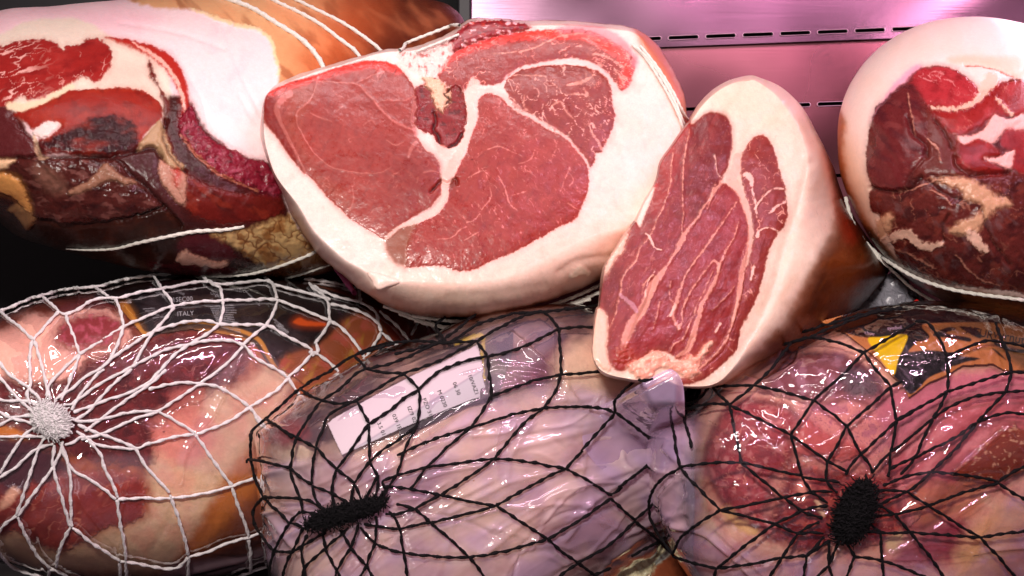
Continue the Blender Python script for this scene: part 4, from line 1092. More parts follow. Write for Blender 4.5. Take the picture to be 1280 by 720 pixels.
def knot_mesh(name, body, cu, cv, ru, rv, ang, parent, mat, n=700, off=0.004, high=0.012, seed=2, fuzz=3.0, rad_px=0.75):
    rn = np.random.RandomState(seed)
    a = math.radians(ang); ca, sa = math.cos(a), math.sin(a)
    base = body.on(np.array([cu]), np.array([cv]), off)[0]
    px = base[1] / F_PX
    ex = np.array([ca, 0, -sa]) * px; ez = np.array([-sa, 0, -ca]) * px; ey = np.array([0, -1.0, 0])
    parts = []
    # lumpy core
    th = np.linspace(0, 2 * np.pi, 40, endpoint=False); ph = np.linspace(0.02, np.pi - 0.02, 22)
    TH, PH = np.meshgrid(th, ph)
    nn = 1 + 0.22 * fbm(TH * 3 + 5, PH * 4, 1.0, seed, 3)
    X = np.sin(PH) * np.cos(TH) * ru * 0.9 * nn; Z = np.sin(PH) * np.sin(TH) * rv * 0.9 * nn; Y = np.cos(PH) * high * 0.85 * nn
    C = base + X[..., None] * ex + Z[..., None] * ez + Y[..., None] * ey
    parts.append((C.reshape(-1, 3), grid_faces(22, 40)))
    for i in range(n):
        t = rn.rand() * 2 * np.pi; q = math.sqrt(rn.rand())
        x = ru * q * math.cos(t); z = rv * q * math.sin(t); y = high * math.sqrt(max(0, 1 - q * q)) * 0.9
        m = 8
        s = np.linspace(0, 1, m)
        dx, dz = rn.randn(2) * fuzz * 1.2; lift = fuzz * px * (0.5 + rn.rand())
        wob = rn.randn(m, 3) * 0.35
        X = x + dx * s + wob[:, 0]; Z = z + dz * s + wob[:, 1]; Y = y + lift * np.sin(np.pi * s) + wob[:, 2] * px
        P = base + X[:, None] * ex + Z[:, None] * ez + Y[:, None] * ey
        parts.append(cord(P, np.full(m, rad_px * px * (0.6 + 0.6 * rn.rand())), 1, 0.01, 5, 0.0, seed=i))
    v, f = join(parts)
    return mesh_from(name, v, f, mat, parent)

def patch(name, body, poly, parent, mat, paintfn, off=0.002, step=0.9, base=(20, 20, 20), warp=0.0, seed=5, curl=None, thick=0.0003):
    P0 = catmull(poly, True, 1) if False else np.asarray(poly, float)
    lo = P0.min(0) - 1; hi = P0.max(0) + 1
    U, V = np.meshgrid(np.arange(lo[0], hi[0], step), np.arange(lo[1], hi[1], step))
    p = Paint(U, V, base, rough=0.3, seed=seed, warp=warp)
    paintfn(p, U, V)
    P = body.on(U, V, off)
    if curl is not None:
        P[..., 1] -= curl(U, V)
    uc = (U[:-1, :-1] + U[1:, 1:]) / 2; vc = (V[:-1, :-1] + V[1:, 1:]) / 2
    # point in polygon
    ins = np.zeros(uc.shape, bool)
    n = len(P0)
    for i in range(n):
        ax, ay = P0[i]; bx, by = P0[(i + 1) % n]
        if ay != by:
            c = (ay > vc) != (by > vc)
            ins ^= c & (uc < (bx - ax) * (vc - ay) / (by - ay) + ax)
    F = grid_faces(*U.shape, wrap=False)
    F = F[:, ::-1]
    v, f, a = submesh(P.reshape(-1, 3), F, ins.ravel(), {'tint': np.clip(p.c, 0, 0.95).reshape(-1, 3), 'rough': p.r.ravel()})
    o = mesh_from(name, v, f, mat, parent, True, a)
    md = o.modifiers.new("thick", 'SOLIDIFY'); md.thickness = thick; md.offset = -1
    return o

def lettering(body, lines, parent, mat, off, name="lettering", curl=None):
    """lines: (text, u, v, size_px, angle_deg) wrapped onto the surface as one mesh"""
    parts = []
    dg = None
    for text, u0, v0, size, ang in lines:
        cu = bpy.data.curves.new("t", 'FONT'); cu.body = text; cu.size = size; cu.resolution_u = 2
        ob = bpy.data.objects.new("t", cu); COL.objects.link(ob)
        dg = bpy.context.evaluated_depsgraph_get()
        me = bpy.data.meshes.new_from_object(ob.evaluated_get(dg))
        if len(me.vertices):
            co = np.empty(len(me.vertices) * 3, np.float32); me.vertices.foreach_get("co", co); co = co.reshape(-1, 3)
            me.calc_loop_triangles()
            tr = np.empty(len(me.loop_triangles) * 3, np.int32); me.loop_triangles.foreach_get("vertices", tr)
            a = math.radians(ang)
            uu = u0 + co[:, 0] * math.cos(a) + co[:, 1] * math.sin(a)
            vv = v0 + co[:, 0] * math.sin(a) - co[:, 1] * math.cos(a)
            P = body.on(uu, vv, off)
            if curl is not None:
                P[..., 1] -= curl(uu, vv)
            parts.append(mesh_from(name, P, tr.reshape(-1, 3), mat, parent, False))
        bpy.data.objects.remove(ob); bpy.data.curves.remove(cu); bpy.data.meshes.remove(me)
    return parts

LAV = (205, 168, 208)

# =================================================================== package in the white net
def build_white_net_package():
    girth = [(-150,560),(-120,480),(-60,420),(0,395),(50,376),(130,361),(200,352),(300,348),(385,353),(450,362),(500,380),(535,405),(548,440),(530,520),(480,600),(420,660),(345,702),(250,722),
             (150,726),(60,718),(18,703),(-30,690),(-100,650)]
    b = Body((205, 540), girth, 1.03, 0.13, 0.16, None, tilt=(0.00028, 0), back=0.6, pw=1.5)
    root = thing("packaged_ham", tuple(W(205, 715, 1.17)), "clear-wrapped ham in a white net with fluffy white knot", "packaged ham", "netted hams in the bottom row")
    U, V, D, st = b.grid()
    p = Paint(U, V, (176, 90, 46), rough=0.35, seed=31, warp=3.0)
    one = np.ones_like(U)
    p.tone(one, (130, 58, 26), 40, 0.6, 1, ang=-60, sx=2); p.tone(one, (205, 120, 66), 24, 0.5, 2, 0.0, 0.5)
    p.region([(-160,400),(0,380),(40,372),(120,360),(170,380),(160,470),(0,560),(-160,560)], (120, 56, 40), 6, 4, 10)
    p.region([(-160,420),(0,408),(30,392),(60,396),(95,386),(130,386),(152,400),(162,430),(140,442),(110,452),(90,472),(60,482),(30,482),(0,478),(-160,480)], (236, 176, 158), 4, 5, 10, bulge=3, bw=25)
    p.region([(0,404),(20,395),(30,400),(14,412),(-20,414)], (140, 62, 34), 4, 2, alpha=0.8)
    mt = p.region([(70,418),(88,404),(125,398),(148,406),(150,425),(125,440),(95,442),(75,436)], (132, 52, 56), 6, 7, 10, bulge=2, bw=10); p.tone(mt, (190, 90, 110), 10, 0.6, 3)
    p.region([(70,385),(100,374),(140,372),(150,384),(110,386),(80,392)], (110, 44, 42), 3, 3)
    dk = p.region([(-160,480),(0,477),(30,483),(90,477),(110,457),(150,440),(170,428),(220,414),(285,412),(312,436),(300,470),(262,492),(250,505),(222,512),(202,530),(192,548),(196,570),(185,584),(100,574),(60,564),(0,570),(-160,570)],
                  (104, 34, 36), 6, 8, 14, bulge=2, bw=20, rough=0.3)
    p.tone(dk, (62, 20, 26), 22, 0.6, 4); p.tone(dk, (150, 56, 56), 14, 0.5, 5, 0.05, 0.45); p.veins(dk, 20, 0.04, 0.5, (190, 120, 110), 6, gate=-0.05)
    p.region([(-20,532),(4,532),(20,537),(34,546),(16,549),(-20,542)], (206, 122, 44), 2, 1)
    p.region([(-40,550),(40,556),(90,584),(76,610),(30,618),(-40,622)], (82, 42, 52), 5, 4, 10)
    p.region([(-160,570),(-40,566),(-10,600),(10,618),(0,628),(-160,640)], (120, 50, 52), 6, 4)
    lm = p.region([(-160,630),(0,622),(30,612),(60,602),(85,592),(120,590),(155,592),(178,602),(184,622),(178,642),(163,656),(130,662),(100,680),(75,690),(48,682),(20,664),(0,668),(-160,668)], (146, 52, 44), 5, 7, 12, bulge=1.5, bw=14)
    p.tone(lm, (186, 80, 64), 14, 0.5, 7, ang=-35, sx=2); p.veins(lm, 18, 0.05, 0.7, (214, 130, 105), 8, ang=-30, sx=2, gate=-0.15)
    p.region([(0,628),(14,610),(24,612),(20,622),(4,634)], (240, 180, 150), 2, 2)
    ft = p.region([(-160,668),(0,670),(20,668),(50,684),(75,691),(102,682),(135,664),(167,657),(186,640),(190,615),(184,598),(194,570),(204,545),(226,512),(258,492),(300,482),(345,452),(366,470),(340,522),(312,560),(284,600),(258,640),(232,680),(204,714),(120,716),(40,708),(-160,690)],
                  (236, 198, 158), 6, 4, 10, rough=0.4)
    p.tone(ft, (240, 170, 140), 40, 0.6, 9, -0.1, 0.4)
    p.region([(196,520),(225,512),(262,520),(265,550),(240,580),(205,575),(192,550)], (232, 140, 128), 8, 6, 10, alpha=0.8)
    p.region([(215,490),(250,485),(255,505),(235,520),(215,510)], (200, 110, 100), 4, 4, alpha=0.7)
    p.region([(290,590),(320,560),(345,540),(340,580),(300,640),(262,690),(240,690),(262,640)], (214, 130, 56), 12, 6, 14, alpha=0.7)
    p.region([(300,640),(340,600),(345,690),(300,712),(230,722),(215,712),(250,690)], (110, 52, 26), 9, 6, 14, alpha=0.75)
    p.region([(400,440),(440,350),(560,380),(560,460),(480,470)], (170, 70, 50), 10, 8, 14)
    p.h += 1.6 * fbm(U, V, 60, 5, 3) + 0.5 * fbm(U, V, 16, 6, 3)
    finish(b, U, V, D, st, p, root, [("ham", one > 0, M_WET)])
    # printed label: black band with gold edging
    def lab(p, U, V):
        p.region([(140,395),(160,380),(188,426),(210,420),(250,412),(300,420),(322,440),(345,470),(372,456),(400,440),(470,400),(500,400),(500,500),(350,520),(120,440)], (166, 104, 36), 1.0, 1.5, 8)
        g = p.region([(350,452),(400,430),(440,395),(500,395),(500,500),(370,500)], (150, 78, 40), 2, 2)
        p.tone(g, (190, 150, 50), 16, 0.55, 3, 0.1, 0.5, ang=-60, sx=2.5); p.tone(g, (190, 84, 70), 24, 0.6, 4, 0.0, 0.4)
        p.line([(158,384,3),(170,402,4),(184,418,4),(210,409,2),(250,404,3),(290,411,4),(322,424,5),(336,446,5),(346,462,4)], (196, 132, 44), 1.0, 0.95)
        p.region([(366,403),(374,398),(384,402),(405,404),(405,408),(380,408),(370,406)], (220, 86, 24), 1, 1)
        p.line([(430,410,2),(445,398,3),(470,398,3),(476,415,2.4),(474,430,2)], (190, 110, 90), 1, 0.6)
        p.r += 0.1
    lb = patch("label", b, [(118,371),(150,359),(200,352),(300,350),(375,354),(430,370),(470,392),(486,420),(470,446),(430,462),(398,492),(366,470),(352,462),(340,462),(322,434),(290,420),(240,412),(200,418),(184,425),(170,408),(150,385)],
               root, M_LABEL, lab, off=0.002, base=(7, 8, 8), seed=4)
    ML = plain("label_ink_white", (178, 180, 182), 0.5)
    T = [("ITALY", 222, 397, 8, -4), ("1SEC00", 216, 380, 8, -4), ("lion", 222, 369, 6, 20), ("inazior", 288, 366, 8, 8), ("sei lev", 210, 364, 5, 20), ("Organ", 262, 370, 5.5, 18), ("dur", 262, 378, 5.5, 18), ("Domin", 346, 408, 6, 35), ("g. della", 338, 413, 5, 35),
         ("0", 290, 360, 10, 0), ("0", 356, 362, 10, 10)]
    rn = random.Random(4)
    for r in range(12):
        T.append(("".join(rn.choice("eiaonlcrmtd ") for _ in range(22)), 262 + r * 1.0, 386 + 2.1 * r, 3.0, -4 + r * 1.8))
    for r in range(5):
        T.append(("".join(rn.choice("eiaonlcrmtd ") for _ in range(10)), 188 + r * 4, 362 + 2.5 * r, 3.2, 45 - r * 4))
        T.append(("".join(rn.choice("eiaonlcrmtd ") for _ in range(12)), 340 + r * 2, 400 + 4 * r, 3.4, 35))
        T.append(("".join(rn.choice("eiaonlcrmtd ") for _ in range(12)), 180 + r * 3, 389 + 2.6 * r, 2.8, -4))
        T.append(("".join(rn.choice("eiaonlcrmtd ") for _ in range(9)), 303 + r * 3, 364 + 3 * r, 3.2, 45))
    lettering(b, T, lb, ML, 0.0024)
    # clear wrap
    fb = Body((205, 540), girth, 1.03, 0.13, 0.16, None, tilt=(0.00028, 0), back=0.6, pw=1.5, step=1.9)
    def hf(u, v, st):
        h = 0.9 * crumple(u, v, 60, 3, 30, 1.8) + folds(u, v, rand_folds((20,380,470,690), 34, -35, 35, 40, 120, 1.0, 3.2, 5))
        for pts, a, wd in (([(303,440,0),(262,520,0),(232,560,0),(222,600,0)], 2.4, 4), ([(288,470,0),(318,500,0),(345,530,0)], 2.0, 3), ([(160,590,0),(150,640,0),(146,690,0)], 1.4, 3), ([(230,712,0),(290,698,0),(338,684,0)], 1.8, 4),
                           ([(95,575,0),(140,540,0)], 1.0, 3), ([(60,600,0),(20,625,0)], 1.0, 3), ([(250,478,0),(246,500,0),(238,530,0)], 2.2, 5), ([(340,450,0),(362,490,0),(366,512,0)], 1.4, 3)):
            h = h + a * np.exp(-(sd_line(u, v, pts) / wd) ** 2)
        return h
    def mf(u, v, st):
        m = 0.015 + 0.03 * smooth(0, 0.5, fbm(u, v, 50, 8, 3))
        m = m + 0.20 * smooth(6, -8, sd_poly(u, v, [(303,440),(262,480),(235,540),(225,585),(345,585),(365,500),(345,455)]))
        m = m + 0.22 * smooth(6, -6, sd_poly(u, v, [(95,575),(190,570),(215,600),(160,600),(60,620)])) * 0.6
        m = m + 0.35 * smooth(5, -5, sd_poly(u, v, [(225,700),(300,690),(345,676),(350,706),(250,724),(200,722)]))
        c = np.tile(lin((226, 190, 205)), u.shape + (1,)).reshape(u.shape + (3,))
        return m, c
    # white net
    K = [
        # outline and upper rows
        [(-60,425),(0,395),(5,394),(45,379),(57,376),(85,368),(124,365),(160,356),(190,352),(215,350)],
        [(6,393),(35,415),(47,427)], [(60,377),(70,385),(79,393)], [(47,427),(64,409),(79,393)],
        [(79,394),(88,396),(104,390),(120,381),(140,378),(150,378),(180,371),(203,367),(240,360),(262,358),(268,361),(300,359),(327,356),(335,358),(345,362),(380,370),(410,378)],
        [(88,397),(96,420),(103,443)], [(124,366),(139,376)], [(148,379),(154,395),(158,411)], [(103,443),(130,428),(158,411),(185,399),(218,387),(245,382),(277,380),(310,379),(342,378),(360,384),(385,393),(408,402)],
        [(193,352),(198,360),(203,367)], [(205,369),(213,377),(218,387)], [(250,350),(262,360),(275,365)], [(275,365),(278,380)], [(325,350),(332,356),(339,362),(343,378)],
        [(219,388),(205,405),(192,420),(180,438),(170,455)], [(278,381),(278,392),(275,407)], [(344,380),(340,395),(332,408)],
        [(158,412),(150,432),(140,450),(130,460)], [(130,460),(155,440),(185,422),(210,411),(250,403),(275,407),(305,408),(332,408),(355,420),(380,432),(390,438)],
        [(275,408),(258,420),(240,431),(222,442),(205,460),(188,478)], [(332,409),(316,420),(304,432)],
        [(168,458),(180,452),(205,440),(225,434),(240,431),(262,427),(285,427),(304,432),(318,446),(345,461),(360,472)],
        [(304,433),(288,451),(268,468),(253,478)],
        [(382,358),(390,366),(400,373),(407,382),(408,392),(410,403)], [(376,354),(405,357),(439,364)], [(385,361),(410,372),(445,381)],
        [(410,383),(430,387),(450,394),(468,405),(473,416)], [(443,364),(446,380)], [(446,381),(458,387),(466,395),(470,408),(473,416)], [(470,392),(490,408),(505,425),(514,434),(528,452),(545,480)],
        [(474,417),(486,428),(497,438),(508,452),(525,480)], [(473,417),(465,432),(455,447),(445,470)], [(410,403),(425,412),(440,428),(455,449),(470,475)], [(410,403),(402,418),(392,430)],
        [(390,441),(405,449),(420,462),(430,480)], [(391,441),(380,454),(360,472)], [(388,436),(391,445)], [(394,430),(396,440),(386,441)],
        [(520,397),(515,408),(509,421)], [(526,398),(534,410),(541,420)], [(500,390),(520,397),(527,398)],
        # into the knot
        [(0,448),(10,460),(22,472),(38,483),(50,495),(58,505)], [(-20,420),(0,465),(12,480),(25,495),(38,508),(50,515)],
        [(47,427),(43,440),(42,455),(43,480),(38,492),(42,505)], [(49,428),(55,450),(60,470),(64,490),(66,500)], [(103,444),(96,450),(80,465),(66,480),(62,495)], [(103,445),(98,458),(90,478),(80,500)],
        [(130,460),(110,471),(92,486),(72,500)], [(133,462),(118,475),(104,492),(92,512)], [(170,457),(145,470),(118,486),(96,502),(82,506)], [(168,461),(150,475),(130,495),(112,514),(98,524)],
        [(200,466),(188,478),(165,490),(140,498),(115,508),(95,514)], [(210,462),(190,480),(165,496),(140,514),(120,530),(108,538)], [(253,479),(225,478),(200,483),(188,486)],
        [(200,513),(170,514),(140,521),(110,526),(92,524)], [(200,515),(175,521),(150,532),(128,542),(104,548)],
        [(-20,498),(0,499),(20,501),(35,500),(50,505)], [(-20,500),(0,512),(18,521),(35,526),(52,530)], [(-20,542),(0,533),(18,523),(34,519),(50,518)], [(-20,548),(0,546),(20,545),(40,544),(62,545)],
        [(5,590),(15,572),(28,552),(38,540),(52,530)], [(0,598),(27,580),(42,565),(55,558),(70,553)], [(26,641),(35,612),(42,590),(48,570),(55,552),(60,545)],
        [(28,642),(40,624),(56,602),(70,582),(80,562),(82,550)], [(92,655),(84,630),(76,605),(70,580),(71,555)], [(94,655),(92,625),(91,595),(86,570),(78,552)],
        [(148,622),(130,608),(112,596),(96,588),(84,570),(80,552)], [(150,620),(144,605),(134,585),(127,565),(112,548),(98,538)], [(84,555),(95,552),(105,545),(118,546)],
        [(100,530),(118,537),(135,544),(155,552),(172,559)], [(112,548),(125,555),(145,558),(172,560),(186,554),(200,551),(222,545),(245,542)], [(172,560),(182,578),(198,597),(214,614)],
        # right and lower rows
        [(200,513),(222,499),(240,487),(253,480),(275,484),(295,495),(312,507)], [(200,514),(214,521),(232,532),(246,541)], [(246,542),(275,532),(300,518),(314,508),(335,495),(350,484),(360,473)],
        [(360,472),(370,486),(380,500),(396,530)], [(313,508),(324,522),(335,536),(352,560)], [(313,508),(320,518),(326,530),(334,535)], [(246,542),(255,555),(268,575),(280,592),(291,605)],
        [(216,621),(245,617),(270,612),(291,606),(308,600),(330,592),(370,576)], [(214,616),(220,632),(228,655),(236,688)], [(291,607),(298,630),(306,652),(309,667)], [(150,622),(180,621),(216,621)],
        [(149,622),(153,650),(158,675),(161,694)], [(26,642),(12,652),(0,668),(-20,680)], [(27,643),(38,665),(52,688),(68,704)], [(93,656),(84,672),(78,690),(76,703)], [(95,656),(115,672),(135,684),(153,695)],
        [(-10,665),(0,675),(10,690),(22,703),(40,710),(62,716)], [(68,704),(84,711),(104,722)], [(68,704),(66,718)], [(153,696),(175,698),(200,703),(222,703),(236,691)], [(236,691),(260,684),(285,674),(309,668),(325,662),(338,656),(375,640)],
        [(153,697),(155,725)], [(236,691),(235,725)], [(309,669),(311,690),(311,708)], [(272,724),(295,714),(311,708),(330,702),(350,695),(385,684)], [(160,694),(162,725)],
    ]
    film_shell("wrap", fb, root, hf, mf, None, M_FILM, off=0.0028, strands=K)
    net = net_mesh("net", fb, [[q + (4.2,) for q in s] for s in K], 4.2, root, M_NETW, off=0.0050, seed=3, pitch=0.010)
    # doubled joints
    knot_mesh("knot", fb, 70, 524, 27, 20, 40, net, M_NETW, n=1200, off=0.006, high=0.009, seed=3, fuzz=3.0, rad_px=0.8)
    tie = [(420,336),(428,345),(436,356),(443,366)]
    C = resample(catmull([q + (7.5,) for q in tie], False, 6), 1.5)
    P = W(C[:, 0], C[:, 1], np.linspace(1.17, 1.135, len(C)))
    v, f = cord(P, C[:, 2] * 0.5 * P[:, 1] / F_PX, 2, 0.05, 10, 0.2)
    mesh_from("tie", v, f, M_PINK, root)
    return b

# =================================================================== package in the black net, bottom centre (milky wrap, white tag)
def build_milky_package():
    girth = [(326,562),(327,545),(345,527),(387,492),(420,472),(450,455),(490,440),(530,428),(570,412),(610,400),(680,388),(745,392),(800,425),(845,470),(856,520),(850,575),(838,640),(815,690),(770,715),
             (700,760),(600,800),(480,810),(380,780),(345,720),(334,660),(330,610)]
    fb = Body((590, 600), girth, 0.985, 0.105, 0.15, None, tilt=(0.00018, 0), back=0.6, pw=1.5, step=1.7)
    g2 = [(x + (590 - x) * 0.02, y + (600 - y) * 0.02) for x, y in girth]
    b = Body((590, 600), g2, 0.985, 0.105, 0.15, None, tilt=(0.00018, 0), back=0.6, pw=1.5, step=1.5)
    root = thing("packaged_ham", tuple(W(590, 780, 1.12)), "ham in milky lavender wrap with a white paper tag, in a black net", "packaged ham", "netted hams in the bottom row")
    U, V, D, st = b.grid()
    p = Paint(U, V, (238, 200, 180), rough=0.4, seed=41, warp=4.0)
    one = np.ones_like(U)
    p.tone(one, (196, 130, 120), 60, 0.6, 1); p.tone(one, (238, 206, 176), 40, 0.6, 2)
    tp = p.region([(320,540),(400,470),(500,430),(620,395),(760,390),(800,440),(700,470),(640,440),(620,480),(500,540),(430,560),(340,600)], (84, 58, 58), 12, 10, 24)
    p.tone(tp, (176, 140, 124), 26, 0.8, 3, -0.1, 0.35, ang=-25, sx=2.5)
    p.region([(615,445),(690,425),(720,440),(700,480),(640,500),(618,490)], (104, 56, 70), 10, 6, 14)
    p.region([(700,440),(760,425),(785,465),(770,500),(720,510),(700,480)], (230, 196, 168), 10, 6, 14)
    p.region([(340,565),(360,552),(388,560),(384,580),(352,584)], (236, 206, 180), 4, 4, 10)
    p.region([(345,540),(372,525),(384,545),(355,560)], (140, 62, 60), 5, 4, 10)
    for q in ([(520,590),(560,590),(570,640),(540,660),(510,640)], [(380,590),(440,580),(500,600),(480,640),(400,640)], [(500,640),(530,650),(535,690),(500,680)], [(440,650),(470,655),(465,680),(440,680)]):
        p.region(q, (150, 84, 100), 12, 10, 20, alpha=0.7)
    p.region([(560,610),(640,590),(650,640),(620,690),(560,690),(530,660)], (232, 204, 168), 14, 8, alpha=0.8)
    p.region([(680,650),(760,600),(830,590),(830,680),(760,700),(690,700)], (150, 86, 84), 14, 8, alpha=0.8)
    p.veins(one, 40, 0.03, 0.4, (180, 100, 110), 5)
    p.h += 2.2 * fbm(U, V, 70, 5, 3) + 0.5 * fbm(U, V, 18, 6, 3)
    finish(b, U, V, D, st, p, root, [("ham", one > 0, M_WET)])
    LAVM = film_material("milky_wrap", gloss=1.7, rough=0.11, bump=0.45)
    fold = [([(640,425,0),(690,470,0),(720,510,0)], 2.2, 4), ([(500,560,0),(600,500,0),(660,480,0)], 2.0, 5), ([(640,560,0),(720,540,0),(790,520,0)], 1.6, 5), ([(600,690,0),(690,620,0),(780,585,0),(830,560,0)], 3.0, 6),
            ([(560,640,0),(640,600,0),(720,585,0)], 1.6, 4), ([(340,590,0),(420,570,0),(520,545,0),(560,520,0)], 2.2, 5), ([(620,660,0),(700,610,0),(780,600,0)], 1.6, 3), ([(680,500,0),(640,560,0),(630,600,0)], 1.2, 4),
            ([(700,450,0),(705,470,0),(700,500,0)], 1.6, 4), ([(590,545,0),(630,540,0),(640,530,0)], 2.0, 3), ([(730,640,0),(780,660,0),(830,640,0)], 1.8, 5), ([(340,640,0),(380,690,0)], 1.5, 4)]
    def hf(u, v, st):
        h = 1.5 * crumple(u, v, 70, 13, -28, 2.4) + folds(u, v, rand_folds((350,450,830,715), 70, -28, 16, 60, 200, 1.3, 3.0, 6)) + folds(u, v, rand_folds((600,430,830,600), 16, 50, 25, 30, 90, 1.0, 2.6, 7)) + 0.05 * crumple(u, v, 9, 19, -20, 1.6)
        for pts, a, wd in fold:
            h = h + a * np.exp(-(sd_line(u, v, pts) / wd) ** 2)
        return h
    def mf(u, v, st):
        n = fbm(*rot(u, v, -28, 2.2, 1), 40, 28, 4)
        inner = smooth(8, -12, sd_poly(u, v, [(320,600),(420,572),(500,560),(545,532),(620,496),(700,480),(780,500),(860,480),(880,800),(320,830)]))
        m = 0.06 + inner * (0.30 + 0.34 * smooth(-0.2, 0.5, n))
        m = m + 0.25 * smooth(20, -20, sd_poly(u, v, [(780,500),(870,470),(860,600),(740,600)]))
        m = m + 0.18 * smooth(10, -10, sd_poly(u, v, [(590,430),(640,410),(700,420),(640,480),(600,500)]))
        k = smooth(-0.3, 0.4, fbm(u, v, 50, 29, 3))[..., None]
        c = lin((226, 194, 228)) * (1 - k) + lin((255, 222, 226)) * k
        return m, c
    # white tag with printed lines, tucked under the net
    curl = lambda u, v: 0.0004 + 0.0012 * smooth(70, 0, np.hypot(u - 428, v - 545))
    A = np.array([415, 530.]); Bp = np.array([597, 436.])
    def lab(p, U, V):
        ax = (Bp - A) / np.linalg.norm(Bp - A); nx = np.array([-ax[1], ax[0]])
        t = (U - A[0]) * nx[0] + (V - A[1]) * nx[1]; s_ = (U - A[0]) * ax[0] + (V - A[1]) * ax[1]
        fold_ = t - (42 - s_ * 0.07)
        p.mixc(smooth(-1, 1, fold_) , (184, 172, 182))
        p.mixc(np.exp(-(fold_ / 1.2) ** 2) * 0.6, (150, 130, 150))
        p.r += 0.25
    poly = [(415,530),(422,524),(440,514),(480,492),(520,472),(560,453),(588,440),(597,435),(600,448),(604,463),(603,472),(607,486),(601,487),(600,497),(590,500),(540,520),(500,537),(460,555),(431,568),(424,552)]
    tg = patch("paper_tag", fb, poly, root, plainattr, lab, off=0.0052, base=(206, 184, 194), seed=6, curl=curl)
    MI = plain("tag_ink", (30, 26, 30), 0.6)
    T = []
    for i, s_ in enumerate(("10/VAZ1", "06 30", "M 0230", "PZO 310", "IZ/9 02", "039 1E", "3.5 01")):
        T.append((s_, 585 - i * 18.5, 471 + i * 9.6, 7.0, 68))
    lettering(fb, T, tg, MI, 0.0056, curl=curl)
    # yellow and black printed strip showing under the tag
    def lab2(p, U, V):
        p.line([(570,434,4),(585,427,5),(600,423,5),(604,430,5),(602,450,5),(604,475,5)], (214, 184, 10), 1.2, 0.95, edge=2)
    patch("printed_strip", b, [(560,436),(570,426),(600,416),(640,410),(640,440),(622,500),(600,505),(585,508),(545,528),(500,546),(500,538),(540,520),(585,500),(596,470),(590,440)], root, M_LABEL, lab2, off=0.003, base=(34, 32, 30), seed=7)
